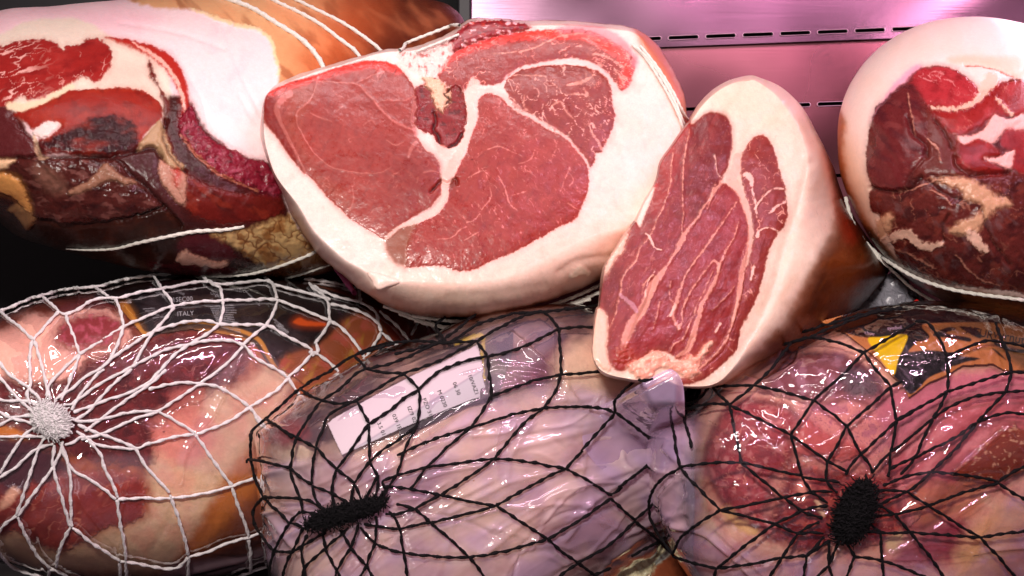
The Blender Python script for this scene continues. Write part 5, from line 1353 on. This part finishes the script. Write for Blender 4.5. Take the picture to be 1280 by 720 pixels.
    K = [
        [(327,552),(329,540),(345,527),(366,510),(387,492),(420,473),(450,455),(470,446),(490,440),(520,437),(560,437),(580,427),(600,415),(640,403),(675,400)],
        [(500,452),(540,441),(565,437),(600,433)], [(345,527),(362,537),(380,548)], [(387,492),(400,500),(412,504),(434,507),(453,503)], [(412,504),(396,524),(380,548)],
        [(412,504),(435,490),(452,475),(466,467)], [(453,455),(466,467)], [(466,467),(486,472),(508,472)], [(453,503),(480,488),(508,473),(550,458),(596,434)], [(508,472),(518,480),(527,489)],
        [(453,504),(436,510),(418,522),(410,540),(402,558)], [(453,504),(459,516),(465,529)], [(466,530),(494,512),(511,498),(527,489),(550,470),(580,457),(608,450)], [(465,530),(452,548),(440,566),(426,585)], [(465,530),(465,552),(465,576)],
        [(460,452),(475,447),(500,440)], [(465,468),(500,460),(540,443),(560,432),(595,405)], [(596,434),(602,442),(608,450)], [(596,434),(620,420),(645,408),(660,402),(700,397),(740,392)],
        [(608,451),(640,443),(670,430),(694,418)], [(676,400),(686,408),(694,418)], [(694,418),(697,445),(699,471)], [(694,418),(720,416),(745,416)], [(527,490),(527,510),(524,530)],
        [(609,452),(612,475),(614,496)], [(614,496),(640,486),(670,476),(699,471),(725,469),(760,466),(786,468),(800,475),(815,472)], [(699,472),(692,490),(678,510)], [(614,496),(602,515),(588,534)],
        [(786,468),(786,478),(776,490),(767,502),(768,514)],
        [(524,530),(502,548),(480,562),(465,576)], [(524,531),(508,560),(498,592)], [(498,568),(530,553),(560,543),(588,534),(630,521),(678,510),(720,509),(750,509),(768,515)], [(588,534),(562,556),(533,583)],
        [(678,510),(658,525),(640,545),(618,572)], [(498,592),(533,583),(575,577),(618,572),(660,576),(705,584)], [(533,583),(524,596),(514,609)], [(618,572),(590,592),(551,617)],
        [(768,515),(740,546),(706,584)], [(768,515),(790,530),(814,550),(835,568)], [(705,584),(665,604),(620,630)], [(705,584),(730,598),(758,617)], [(758,617),(785,598),(814,576),(835,562)],
        [(498,592),(480,600),(486,612),(478,622)], [(480,606),(514,609),(551,617),(590,625),(620,630)], [(551,617),(535,625),(520,634)], [(520,634),(539,651)], [(539,651),(580,641),(620,630)], [(497,627),(520,634)], [(490,642),(520,634)],
        [(620,630),(650,649),(682,670)], [(682,670),(720,648),(758,621)], [(539,651),(562,670),(587,693)], [(587,693),(635,684),(682,670)], [(500,659),(520,654),(539,651)], [(502,659),(504,674),(507,688)], [(507,688),(545,692),(587,693)],
        [(507,688),(510,706),(513,724)], [(587,693),(598,706),(610,724)], [(682,670),(698,684),(717,698)], [(758,621),(786,647)], [(786,647),(800,634),(814,620),(835,604)], [(786,648),(757,675),(717,698)], [(786,648),(800,660),(813,672)],
        [(813,672),(828,664)], [(813,673),(798,680),(780,690)], [(813,673),(838,698)], [(838,698),(820,708),(800,722)], [(838,698),(864,722)], [(717,698),(704,706),(688,720)], [(717,698),(735,711)], [(735,711),(755,703)], [(735,711),(737,726)], [(838,698),(850,690)],
        # around the knot
        [(329,540),(327,560),(328,575)], [(322,580),(328,575),(372,584)], [(328,575),(333,598),(342,619)], [(380,548),(376,560),(372,584)], [(380,548),(402,559)], [(362,538),(376,548)], [(402,559),(398,582),(397,604)],
        [(402,559),(414,572),(426,585)], [(426,585),(422,600),(421,615),(424,632)], [(426,585),(447,602)], [(465,576),(456,588),(447,602)], [(465,576),(475,592)], [(475,592),(474,608),(470,624)], [(447,602),(442,626)], [(447,602),(456,624)],
        [(475,592),(468,606),(460,622)], [(498,592),(488,606),(478,618)], [(372,584),(384,595),(397,604)], [(397,605),(421,615),(442,628)], [(372,584),(376,600),(385,622),(386,636)], [(397,605),(402,622),(410,634)], [(342,619),(370,620),(393,623),(414,636)],
        [(342,619),(357,634),(372,650)], [(385,636),(405,640)], [(385,636),(378,642),(372,650)], [(372,650),(388,656)], [(342,619),(332,632),(330,648),(340,665),(355,684)], [(372,650),(363,666),(355,684)], [(355,684),(350,700),(348,724)],
        [(355,684),(375,685)], [(375,685),(382,668),(388,656)], [(375,685),(395,672),(414,662)], [(375,685),(368,700),(361,724)], [(389,704),(386,684),(392,664)], [(413,681),(411,668),(413,656)], [(389,704),(400,693),(413,681)],
        [(413,681),(420,696),(427,708)], [(413,681),(430,666),(440,656)], [(427,708),(434,694),(443,681)], [(443,681),(436,668),(430,658)], [(443,681),(448,666),(452,652)], [(443,681),(452,692),(462,703)], [(472,676),(466,690),(462,703)],
        [(472,676),(464,668),(454,656)], [(472,676),(473,660),(472,642)], [(472,676),(490,684),(507,688)], [(502,659),(480,656),(458,652)], [(502,659),(496,646),(488,636)], [(462,703),(456,714),(450,724)], [(462,703),(468,714),(474,724)],
        [(427,708),(422,724)], [(427,708),(434,724)], [(389,704),(392,724)], [(389,704),(384,724)], [(560,437),(548,420),(560,408)], [(497,640),(484,640)],
    ]
    # stiff free corner of the wrap standing up in front of the half ham
    q = [(738,515),(766,500),(800,480),(832,463),(842,463),(851,473),(855,490),(856,530),(853,565),(842,598),(815,612),(780,605),(745,580),(728,550)]
    cb = Body((800, 540), q, 0.0, 0.0, 0.0, None, back=0.6, step=1.2)
    t_ = np.linspace(0.01, 1, 60)[:, None]
    U = cb.c[0] + t_ * cb.R2 * np.cos(cb.th); V = cb.c[1] + t_ * cb.R2 * np.sin(cb.th)
    def flap_depth(U, V):
        dF, _ = Body.depth(fb, U, V)
        wgt = smooth(745, 830, U + 0.45 * (560 - V) - 15) * smooth(570, 500, V)
        return (dF - 0.006) * (1 - wgt) + 0.957 * wgt
    D = flap_depth(U, V)
    D = D + 0.010 * smooth(842, 858, U) + 0.010 * smooth(10, 0, (V - (503 - (U - 764) * 0.53))) + 0.0008 * fbm(U, V, 30, 3, 3)
    P3 = W(U, V, D); k = P3.reshape(-1, 3)
    mesh_from("wrap_corner", k, grid_faces(*U.shape), LAVM, root, True, {'tint': np.tile(lin((222, 192, 232)), (len(k), 1)), 'milk': (0.40 + 0.15 * smooth(840, 856, U).ravel() + 0.25 * (t_ ** 12 * np.ones_like(U)).ravel())})
    fqp = [tuple(x) for x in q]
    def ex(u, v):
        return FLAPD(u, v) - 0.001, sd_poly(np.atleast_1d(u), np.atleast_1d(v), fqp) < 6
    import types
    base_fb = Body((590, 600), girth, 0.985, 0.105, 0.15, None, tilt=(0.00018, 0), back=0.6, pw=1.5, step=20)
    def FLAPD(u, v):
        dF, _ = base_fb.depth(u, v)
        wgt = smooth(745, 830, u + 0.45 * (560 - v) - 15) * smooth(570, 500, v)
        return (dF - 0.006) * (1 - wgt) + 0.957 * wgt
    fb.extra = ex

    film_shell("wrap", fb, root, hf, mf, None, LAVM, off=0.004, strands=K)
    net = net_mesh("net", fb, [[q + (4.1,) for q in s] for s in K], 4.1, root, M_NETB, off=0.0078, seed=5, pitch=0.009)
    knot_mesh("knot", fb, 437, 638, 55, 12, -17, net, M_NETB, n=1300, off=0.008, high=0.007, seed=5, fuzz=4.0, rad_px=0.7)
    return b

# =================================================================== package at the right in the black net
def build_right_package():
    girth = [(814,560),(818,542),(842,528),(862,517),(885,492),(905,478),(935,462),(985,438),(1040,408),(1090,391),(1140,384),(1200,384),(1280,396),(1380,440),(1450,540),(1430,680),(1300,790),(1150,840),
             (1000,820),(900,760),(862,712),(838,672),(820,625)]
    fb = Body((1115, 600), girth, 0.972, 0.11, 0.16, None, tilt=(0.00012, 0), back=0.6, pw=1.5, step=1.7)
    g2 = [(max(x, 868) if y < 700 else x, y) for x, y in [(1115 + (x - 1115) * 0.97, 600 + (y - 600) * 0.97) for x, y in girth]]
    b = Body((1115, 600), g2, 0.976, 0.11, 0.15, None, tilt=(0.00012, 0), back=0.6, pw=1.5, step=1.35)
    LOBES = [([(892,530),(915,506),(945,500),(985,508),(1002,530),(988,546),(992,570),(976,590),(962,602),(966,625),(956,640),(976,650),(986,665),(970,677),(940,658),(912,640),(893,612),(884,590),(880,570)], 5.0, 34.0),
             ([(945,486),(975,455),(1012,441),(1060,446),(1094,470),(1106,500),(1088,508),(1060,500),(1040,506),(1010,501),(978,492)], 5.0, 30.0),
             ([(1112,600),(1104,578),(1124,560),(1160,520),(1205,498),(1300,494),(1320,560),(1262,600),(1206,612),(1186,640),(1150,662),(1126,652)], 6.0, 44.0),
             ([(1000,590),(1040,600),(1050,640),(1030,670),(985,668),(975,630)], 3.5, 22.0)]
    root = thing("packaged_ham", tuple(W(1115, 800, 1.1)), "clear-wrapped ham with a black, tan and yellow label, in a black net", "packaged ham", "netted hams in the bottom row")
    U, V, D, st = b.grid()
    p = Paint(U, V, (226, 164, 142), rough=0.33, seed=51, warp=4.0)
    one = np.ones_like(U)
    p.tone(one, (240, 196, 168), 40, 0.6, 1); p.tone(one, (196, 100, 104), 26, 0.5, 2, 0.05, 0.45)
    R = lambda q, c, **k: p.region(q, c, k.pop('f', 3), k.pop('e', 5), 10, **k)
    R([(860,560),(880,530),(900,515),(880,560),(880,620),(900,670),(880,680),(860,640)], (236, 200, 164))
    a = R([(892,530),(915,506),(945,500),(985,508),(1002,530),(988,546),(992,570),(976,590),(962,602),(966,625),(956,640),(976,650),(986,665),(970,677),(940,658),(912,640),(893,612),(884,590),(880,570)], (166, 62, 66), f=6)
    t = R([(945,486),(975,455),(1012,441),(1060,446),(1094,470),(1106,500),(1088,508),(1060,500),(1040,506),(1010,501),(978,492)], (130, 66, 72), f=4)
    p.tone(t, (176, 120, 136), 18, 0.7, 4, -0.1, 0.35); p.tone(a, (222, 140, 136), 16, 0.7, 91, 0.0, 0.4); p.tone(a, (120, 36, 44), 14, 0.6, 92, 0.0, 0.4)
    s_ = R([(1052,462),(1090,462),(1102,492),(1080,500),(1056,492)], (104, 78, 84), f=6); p.flecks(s_, 2.6, 0.15, 0.8, (50, 28, 34), 5)
    md = R([(1000,510),(1050,502),(1108,508),(1108,560),(1080,585),(1040,580),(1000,560)], (226, 140, 134), f=8, alpha=0.9); p.flecks(md, 3.0, 0.2, 0.7, (140, 60, 90), 6)
    p.tone(md, (170, 90, 120), 16, 0.6, 7, 0.0, 0.35)
    R([(988,545),(1010,528),(1040,545),(1080,560),(1060,575),(1020,572),(996,570)], (196, 90, 84), f=4, bulge=3, bw=12)
    ck = R([(985,578),(1040,586),(1100,590),(1130,608),(1150,640),(1120,672),(1080,684),(1040,680),(1000,690),(975,668),(966,640),(976,610)], (146, 44, 42), bulge=3, bw=20, f=8)
    p.tone(ck, (96, 16, 18), 18, 0.7, 8); p.tone(ck, (210, 96, 80), 14, 0.6, 9, 0.1, 0.4)
    R([(1002,590),(1010,604),(1004,622),(996,612)], (236, 150, 130), f=2); R([(1120,690),(1128,668),(1118,664),(1106,676)], (226, 190, 140), f=3); R([(1020,626),(1032,636),(1026,642),(1018,636)], (236, 190, 150), f=2)
    rm = R([(1112,600),(1104,578),(1124,560),(1160,520),(1205,498),(1300,494),(1320,560),(1262,600),(1206,612),(1186,640),(1150,662),(1126,652)], (196, 96, 100), f=7)
    p.tone(rm, (236, 150, 150), 24, 0.7, 10, -0.05, 0.4, ang=-40, sx=2.5); p.tone(rm, (150, 44, 50), 16, 0.6, 11, 0.05, 0.4, ang=-40, sx=2.5)
    br = R([(1192,594),(1212,566),(1240,540),(1262,532),(1300,545),(1310,575),(1262,598),(1222,612)], (140, 54, 26), bulge=3, bw=16); p.flecks(br, 7, 0.22, 0.8, (226, 170, 130), 12)
    R([(1140,610),(1190,604),(1226,602),(1222,640),(1196,650),(1160,660),(1140,640)], (206, 120, 84), f=6, alpha=0.8)
    R([(1130,680),(1170,655),(1205,650),(1200,690),(1160,710),(1120,705)], (150, 52, 72), f=8, alpha=0.9)
    R([(1196,700),(1220,660),(1300,610),(1380,620),(1380,760),(1200,760)], (226, 170, 120), f=10)
    R([(1250,700),(1290,660),(1380,680),(1380,800),(1220,780)], (170, 88, 50), f=12, alpha=0.8)
    R([(1100,498),(1180,470),(1280,468),(1290,492),(1200,500),(1160,520),(1120,560),(1104,540)], (206, 112, 128), f=5, alpha=0.9)
    R([(900,640),(915,655),(935,668),(950,664),(930,650),(912,632)], (230, 180, 120), f=3)
    R([(865,530),(900,500),(940,476),(960,480),(920,500),(890,530),(874,560)], (234, 180, 160), f=4, alpha=0.9)
    p.veins(np.clip(a + ck, 0, 1), 15, 0.05, 0.65, (236, 150, 130), 14, gate=-0.1)
    for q_, b_, w_ in LOBES:
        sd = sd_poly(U, V, q_); k_ = np.clip(-sd / w_, 0, 1); p.h += (b_ - 1.2) * k_ * k_ * (3 - 2 * k_)
        p.mixc(np.exp(-((sd + 2) / 4.0) ** 2) * 0.55, (96, 30, 34))       # clefts between the muscles
    p.h += 1.2 * fbm(U, V, 46, 5, 3) + 0.5 * fbm(U, V, 16, 6, 3)
    finish(b, U, V, D, st, p, root, [("ham", one > 0, M_WET)])
    # label
    def lab(p, U, V):
        K_ = (12, 9, 13)
        p.region([(1150,414),(1290,404),(1290,470),(1230,430)], (118, 78, 42), 4, 1)  # tan-gold print at the right, darkened with shadow painted into its colour
        for q in ([(1044,410),(1060,396),(1090,386),(1140,378),(1200,380),(1300,398),(1300,413),(1262,411),(1230,407),(1175,408),(1150,411),(1160,424),(1148,430),(1132,424),(1110,425),(1088,426),(1070,424),(1050,418)],
                  [(1133,423),(1146,427),(1138,436),(1134,442),(1146,441),(1158,440),(1180,442),(1196,446),(1184,462),(1160,472),(1148,484),(1135,493),(1122,478),(1114,469),(1120,450),(1127,436)],
                  [(1188,459),(1197,448),(1222,450),(1204,454)], [(1164,421),(1182,413),(1192,415),(1180,420),(1208,425),(1208,430),(1186,426),(1168,424)],
                  [(1214,414),(1222,420),(1221,426),(1208,420),(1196,412)], [(1236,438),(1244,442),(1254,452),(1246,447)]):
            p.region(q, K_, 0.7)
        p.region([(1084,427),(1100,425),(1131,422),(1128,436),(1121,450),(1116,469),(1106,460),(1094,444)], (236, 196, 6), 0.7)
        p.line([(1240,432,3),(1260,440,4),(1290,442,4)], K_, 0.8); p.line([(1215,452,1),(1190,446,2)], K_, 0.8)
        p.r += 0.02
    poly = [(1027,407),(1046,402),(1085,391),(1140,384),(1200,384),(1290,398),(1310,410),(1310,470),(1282,464),(1252,464),(1238,456),(1200,458),(1180,470),(1160,478),(1134,497),(1126,480),(1112,470),(1100,455),(1080,438),(1056,420)]
    pd = lambda u, v: 0.0012 * crumple(u, v, 20, 44, 30, 1.5)
    lb = patch("label", b, poly, root, M_LABEL, lab, off=0.0035, base=(190, 118, 64), seed=8, curl=pd)
    MI = plain("label_ink", (14, 10, 12), 0.5); MW = plain("label_ink_pale", (200, 170, 190), 0.5)
    lettering(b, [("ATUR", 1203, 420, 13, 12)], lb, MI, 0.0039, curl=pd)
    lettering(b, [("vurnuto", 1236, 425, 15, 12)], lb, MI, 0.0039, curl=pd)
    lettering(b, [("chou", 1080, 422, 6, 8)], lb, MW, 0.0039, "small_print", curl=pd)
    lettering(b, [("symbol", 1108, 417, 6, -4)], lb, MW, 0.0039, "small_print", curl=pd)
    MF = film_material("glossy_wrap", gloss=1.8, rough=0.055, bump=0.55)
    fold = [([(846,655,0),(880,662,0),(905,680,0),(960,735,0)], 2.6, 4), ([(838,560,0),(862,590,0),(868,650,0)], 2.2, 5), ([(900,660,0),(940,700,0),(970,730,0)], 1.8, 3), ([(935,480,0),(985,512,0),(1040,522,0),(1110,528,0)], 1.8, 3),
            ([(1070,690,0),(1140,696,0),(1280,680,0)], 2.2, 3), ([(1110,690,0),(1180,650,0),(1230,618,0)], 2.0, 3), ([(1180,590,0),(1240,540,0),(1250,535,0)], 2.2, 3), ([(1240,535,0),(1270,560,0),(1275,580,0)], 2.0, 3),
            ([(1216,560,0),(1260,605,0)], 1.6, 2.5), ([(920,540,0),(935,570,0),(960,590,0)], 1.4, 3), ([(960,560,0),(1000,590,0)], 1.4, 3), ([(1050,500,0),(1110,508,0),(1100,540,0)], 1.5, 3), ([(830,620,0),(850,600,0)], 1.4, 3)]
    def hf(u, v, st):
        h = 1.1 * crumple(u, v, 50, 23, 20, 1.6) + folds(u, v, rand_folds((850,430,1280,710), 60, -35, 30, 40, 130, 1.4, 2.8, 8)) + folds(u, v, rand_folds((880,480,1120,680), 30, 40, 40, 20, 60, 1.2, 2.4, 9))
        for q_, b_, w_ in LOBES:
            sd = sd_poly(u, v, q_); k_ = np.clip(-sd / w_, 0, 1); h = h + b_ * k_ * k_ * (3 - 2 * k_)
        calm = smooth(10, -10, sd_poly(u, v, [(810,520),(880,540),(900,640),(960,690),(1200,700),(1280,600),(1460,620),(1400,800),(900,830),(800,660)]))
        h = h * (1 - 0.45 * calm)
        for pts, a_, wd in fold:
            h = h + a_ * np.exp(-(sd_line(u, v, pts) / wd) ** 2)
        return h
    def mf(u, v, st):
        n = fbm(u, v, 40, 48, 4)
        o = smooth(12, -16, sd_poly(u, v, [(800,520),(868,522),(872,560),(884,620),(905,665),(960,690),(1060,696),(1200,700),(1240,640),(1290,600),(1500,600),(1460,820),(900,840),(790,700)]))
        m = 0.035 + o * (0.34 + 0.25 * smooth(-0.2, 0.5, n)) + 0.25 * smooth(872, 850, u) * smooth(720, 660, v) + 0.05 * smooth(0.1, 0.5, n)
        m = m - 0.2 * smooth(10, -10, sd_poly(u, v, [(855,600),(885,600),(895,650),(860,655)])) - 0.15 * smooth(10, -10, sd_poly(u, v, [(1200,640),(1400,600),(1400,800),(1180,800)]))
        m = m * (1 - 0.9 * smooth(12, -4, sd_poly(u, v, [(1020,400),(1140,370),(1320,380),(1320,470),(1180,475),(1134,500),(1090,455)])))
        k = smooth(-0.3, 0.4, fbm(u, v, 50, 49, 3))[..., None]
        c = lin((204, 170, 214)) * (1 - k) + lin((236, 194, 210)) * k
        return m, c
    K = [
        [(870,560),(866,515),(880,505),(895,490),(903,480),(935,463),(965,446),(995,437),(1018,431),(1035,422),(1055,415),(1090,402),(1125,396)], [(860,517),(885,510),(900,508),(918,509)], [(903,488),(925,487),(948,486)],
        [(918,509),(932,498),(948,486),(970,466),(995,438)], [(948,486),(978,492),(1017,502)], [(918,509),(950,524),(988,543)], [(918,509),(922,540),(928,577)], [(840,500),(848,516),(851,535),(852,555),(857,583)],
        [(995,437),(1018,431),(1050,436),(1078,446)], [(1078,446),(1102,433),(1125,420),(1140,412)], [(1078,446),(1052,472),(1017,502)], [(1078,446),(1092,465),(1110,485)], [(1110,485),(1118,481),(1125,477)],
        [(1110,485),(1085,507),(1056,532)], [(1110,485),(1113,505),(1117,525)], [(1017,502),(1003,522),(988,543)], [(1017,502),(1036,516),(1056,532)], [(1056,532),(1046,552),(1032,575)], [(1056,532),(1064,548),(1073,566)],
        [(988,543),(1008,558),(1032,575)], [(988,543),(994,568),(1000,593)], [(1032,575),(1044,582),(1056,588)], [(1032,575),(1030,588),(1030,600)], [(1073,566),(1062,578),(1054,592)], [(1073,566),(1083,578),(1088,590)],
        [(1073,566),(1095,546),(1117,525)], [(1117,525),(1128,520),(1145,509),(1162,500),(1180,489)], [(1117,525),(1114,545),(1109,564)], [(1109,564),(1098,575),(1088,588)], [(1109,564),(1109,580),(1106,594)],
        [(1109,565),(1135,545),(1162,522)], [(1140,410),(1155,412),(1168,428),(1178,448)], [(1178,449),(1200,440),(1226,431),(1250,434),(1280,440),(1310,450)], [(1178,449),(1180,470),(1180,488)], [(1180,489),(1200,484),(1225,476),(1257,467)],
        [(1236,410),(1244,430),(1252,448),(1257,467)], [(1257,467),(1285,469),(1310,472)], [(1257,467),(1254,480),(1250,491)], [(1180,488),(1172,506),(1162,522)], [(1162,522),(1185,507),(1215,496),(1250,491)], [(1250,491),(1275,490),(1310,492)],
        [(1250,491),(1234,508),(1217,527)], [(1217,527),(1238,519),(1258,516),(1285,520),(1310,528)], [(1217,527),(1190,545),(1150,565),(1108,585)], [(1216,528),(1190,560),(1160,588)], [(1162,523),(1150,548),(1140,570),(1122,592)],
        [(1100,605),(1130,594),(1160,588)], [(1160,588),(1200,592),(1243,600)], [(1160,588),(1145,602),(1130,613)], [(1243,600),(1262,588),(1290,574)], [(1243,602),(1262,615),(1290,630)], [(1243,602),(1200,614),(1157,630)],
        [(1157,630),(1144,622),(1130,613)], [(1130,613),(1110,611),(1090,612)], [(1130,613),(1110,622),(1085,634)], [(1157,630),(1136,636),(1115,641)], [(1115,641),(1100,632),(1090,628)], [(1115,641),(1096,643),(1078,643)],
        [(1115,641),(1124,652),(1134,663)], [(1134,663),(1175,666),(1220,669)], [(1157,630),(1188,650),(1220,669)], [(1220,669),(1250,664),(1290,660)], [(1220,669),(1245,696),(1268,724)], [(1134,663),(1156,690),(1180,724)],
        [(1134,663),(1116,664),(1097,663)], [(1097,663),(1086,654),(1076,645)], [(1097,663),(1082,662),(1066,660)], [(1097,664),(1098,680),(1099,698)], [(1099,698),(1120,704),(1140,712),(1166,724)], [(1099,698),(1102,724)],
        [(1065,692),(1058,680),(1053,670)], [(1065,692),(1082,694),(1099,698)], [(1065,692),(1060,706),(1054,724)], [(1034,703),(1034,688),(1034,674)], [(1034,703),(1040,688),(1046,674)], [(1034,703),(1024,712),(1014,722)], [(1034,703),(1042,724)],
        [(1007,691),(1018,680),(1028,668)], [(1007,691),(1020,683),(1036,672)], [(1007,691),(1005,706),(1003,724)], [(977,693),(990,692),(1007,691)], [(977,693),(986,678),(996,664)], [(996,664),(1012,663),(1027,664)],
        [(968,652),(982,658),(996,664)], [(996,664),(1008,656),(1022,650)], [(1000,636),(1014,632),(1032,630)], [(1000,636),(1012,641),(1026,646)], [(978,620),(989,628),(1000,636)], [(1000,636),(986,644),(968,652)],
        [(978,620),(995,616),(1012,613)], [(1012,613),(1022,620),(1032,627)], [(1012,613),(1024,612),(1038,613)], [(1000,594),(1006,604),(1012,613)], [(1000,594),(1016,597),(1032,599),(1046,601)], [(1030,600),(1037,608),(1044,614)],
        [(928,577),(952,582),(975,588),(1000,593)], [(928,577),(952,598),(978,620)], [(857,583),(890,578),(928,577)], [(857,584),(842,594),(829,608),(823,630),(828,652),(840,672),(853,690)], [(857,584),(880,610),(904,635)], [(904,635),(940,628),(978,620)],
        [(904,635),(935,643),(968,652)], [(904,635),(880,650),(860,668),(852,688)], [(968,652),(936,676),(902,705)], [(852,690),(875,698),(902,705)], [(902,705),(940,700),(977,693)], [(902,705),(897,724)], [(977,693),(968,708),(959,724)],
        [(1117,525),(1140,511)], [(903,480),(900,488),(918,509)], [(975,441),(1010,425),(1050,412),(1100,398)],
    ]
    film_shell("wrap", fb, root, hf, mf, None, MF, off=0.0035, strands=K)
    net = net_mesh("net", fb, [[q + (4.1,) for q in s] for s in K], 4.1, root, M_NETB, off=0.0075, seed=6, pitch=0.009)
    knot_mesh("knot", fb, 1064, 636, 23, 43, 24, net, M_NETB, n=1400, off=0.008, high=0.009, seed=6, fuzz=4.5, rad_px=0.75)
    return b

# =================================================================== small things between the hams
def build_rest():
    # another packed ham lying under the bottom row
    girth = [(690,720),(700,700),(740,678),(800,668),(850,680),(880,720),(880,800),(820,840),(740,840),(690,800)]
    b = Body((785, 755), girth, 1.10, 0.05, 0.08, None, back=0.7)
    root = thing("lower_ham", tuple(W(785, 840, 1.15)), "brown ham end with a greenish white fat streak under the two black nets", "ham")
    U, V, D, st = b.grid()
    p = Paint(U, V, (138, 70, 44), rough=0.35, seed=61, warp=3)
    p.tone(np.ones_like(U), (70, 34, 26), 24, 0.6, 1)
    k = p.region([(770,724),(786,706),(806,694),(830,682),(836,690),(820,706),(806,724)], (206, 196, 160), 3, 5, bulge=3, bw=8); p.h += k * 2 * fbm(U, V, 6, 3, 3)
    p.line([(782,712,4),(800,692,5),(815,680,4)], (190, 190, 180), 1.5, 0.8); p.line([(820,704,5),(832,694,6),(842,686,4)], (190, 196, 190), 1.5, 0.8)
    finish(b, U, V, D, st, p, root, [("rind", U > -1, M_WET)])
    # crumpled clear bag with a red tag between the half ham and the dark ham
    q = [(1068,392),(1080,372),(1100,352),(1112,340),(1124,346),(1140,360),(1160,378),(1190,392),(1230,402),(1230,420),(1150,420),(1080,412)]
    b2 = Body((1135, 392), q, 1.16, 0.03, 0.04, None, back=0.8, step=0.9)
    U, V, D, st = b2.grid()
    P = W(U, V, D); N = normals(P)
    P = P + N * (0.003 * crumple(U, V, 18, 3, 40, 1.8) + 0.001 * crumple(U, V, 7, 5, 40, 1.5))[..., None]
    MB = plain("grey_bag_film", (150, 146, 156), 0.18, coat=1.0, var=0.35, vscale=60)
    r2 = thing("plastic_bag", tuple(W(1135, 420, 1.2)), "crumpled grey plastic bag with a red tag, between the dark ham and the labelled package", "plastic bag")
    mesh_from("bag", P.reshape(-1, 3), grid_faces(*U.shape), MB, r2)
    MR = plain("red_plastic", (206, 26, 22), 0.3, var=0.1)
    mk = lambda nm, pts, d, mat, par: mesh_from(nm, np.concatenate([W(np.array(pts)[:, 0], np.array(pts)[:, 1], np.full(len(pts), d)), W(np.array(pts)[:, 0], np.array(pts)[:, 1], np.full(len(pts), d + 0.003))]),
                                               [(0, 1, 2, 3), (7, 6, 5, 4), (0, 4, 5, 1), (1, 5, 6, 2), (2, 6, 7, 3), (3, 7, 4, 0)], mat, par, False)
    mk("red_tag", [(1134,381),(1146,374),(1164,386),(1150,390)], 1.125, MR, r2)
    MK = plain("black_bag_film", (12, 11, 13), 0.2, coat=1.0)
    # dark folded wrap behind
    q = [(846,500),(850,470),(880,455),(940,440),(1000,410),(1070,370),(1110,330),(1120,340),(1090,400),(1000,450),(930,490),(900,530),(860,540)]
    b3 = Body((960, 450), [(840,520),(850,480),(900,440),(1000,380),(1090,330),(1120,336),(1130,380),(1060,430),(980,470),(900,530),(860,545)], 1.19, 0.02, 0.03, None, back=0.8, step=1.2)
    U, V, D, st = b3.grid(); P = W(U, V, D); N = normals(P)
    P = P + N * (0.004 * crumple(U, V, 22, 6, -60, 2.2))[..., None]
    r3 = mesh_from("black_bag", P.reshape(-1, 3), grid_faces(*U.shape), MK)
    r3["label"] = "black folded plastic bag behind the foot of the half ham"; r3["category"] = "plastic bag"

build_case()
build_boned_ham()
build_round_ham()
build_dark_ham()
build_half_ham()
build_white_net_package()
build_milky_package()
build_right_package()
build_rest()
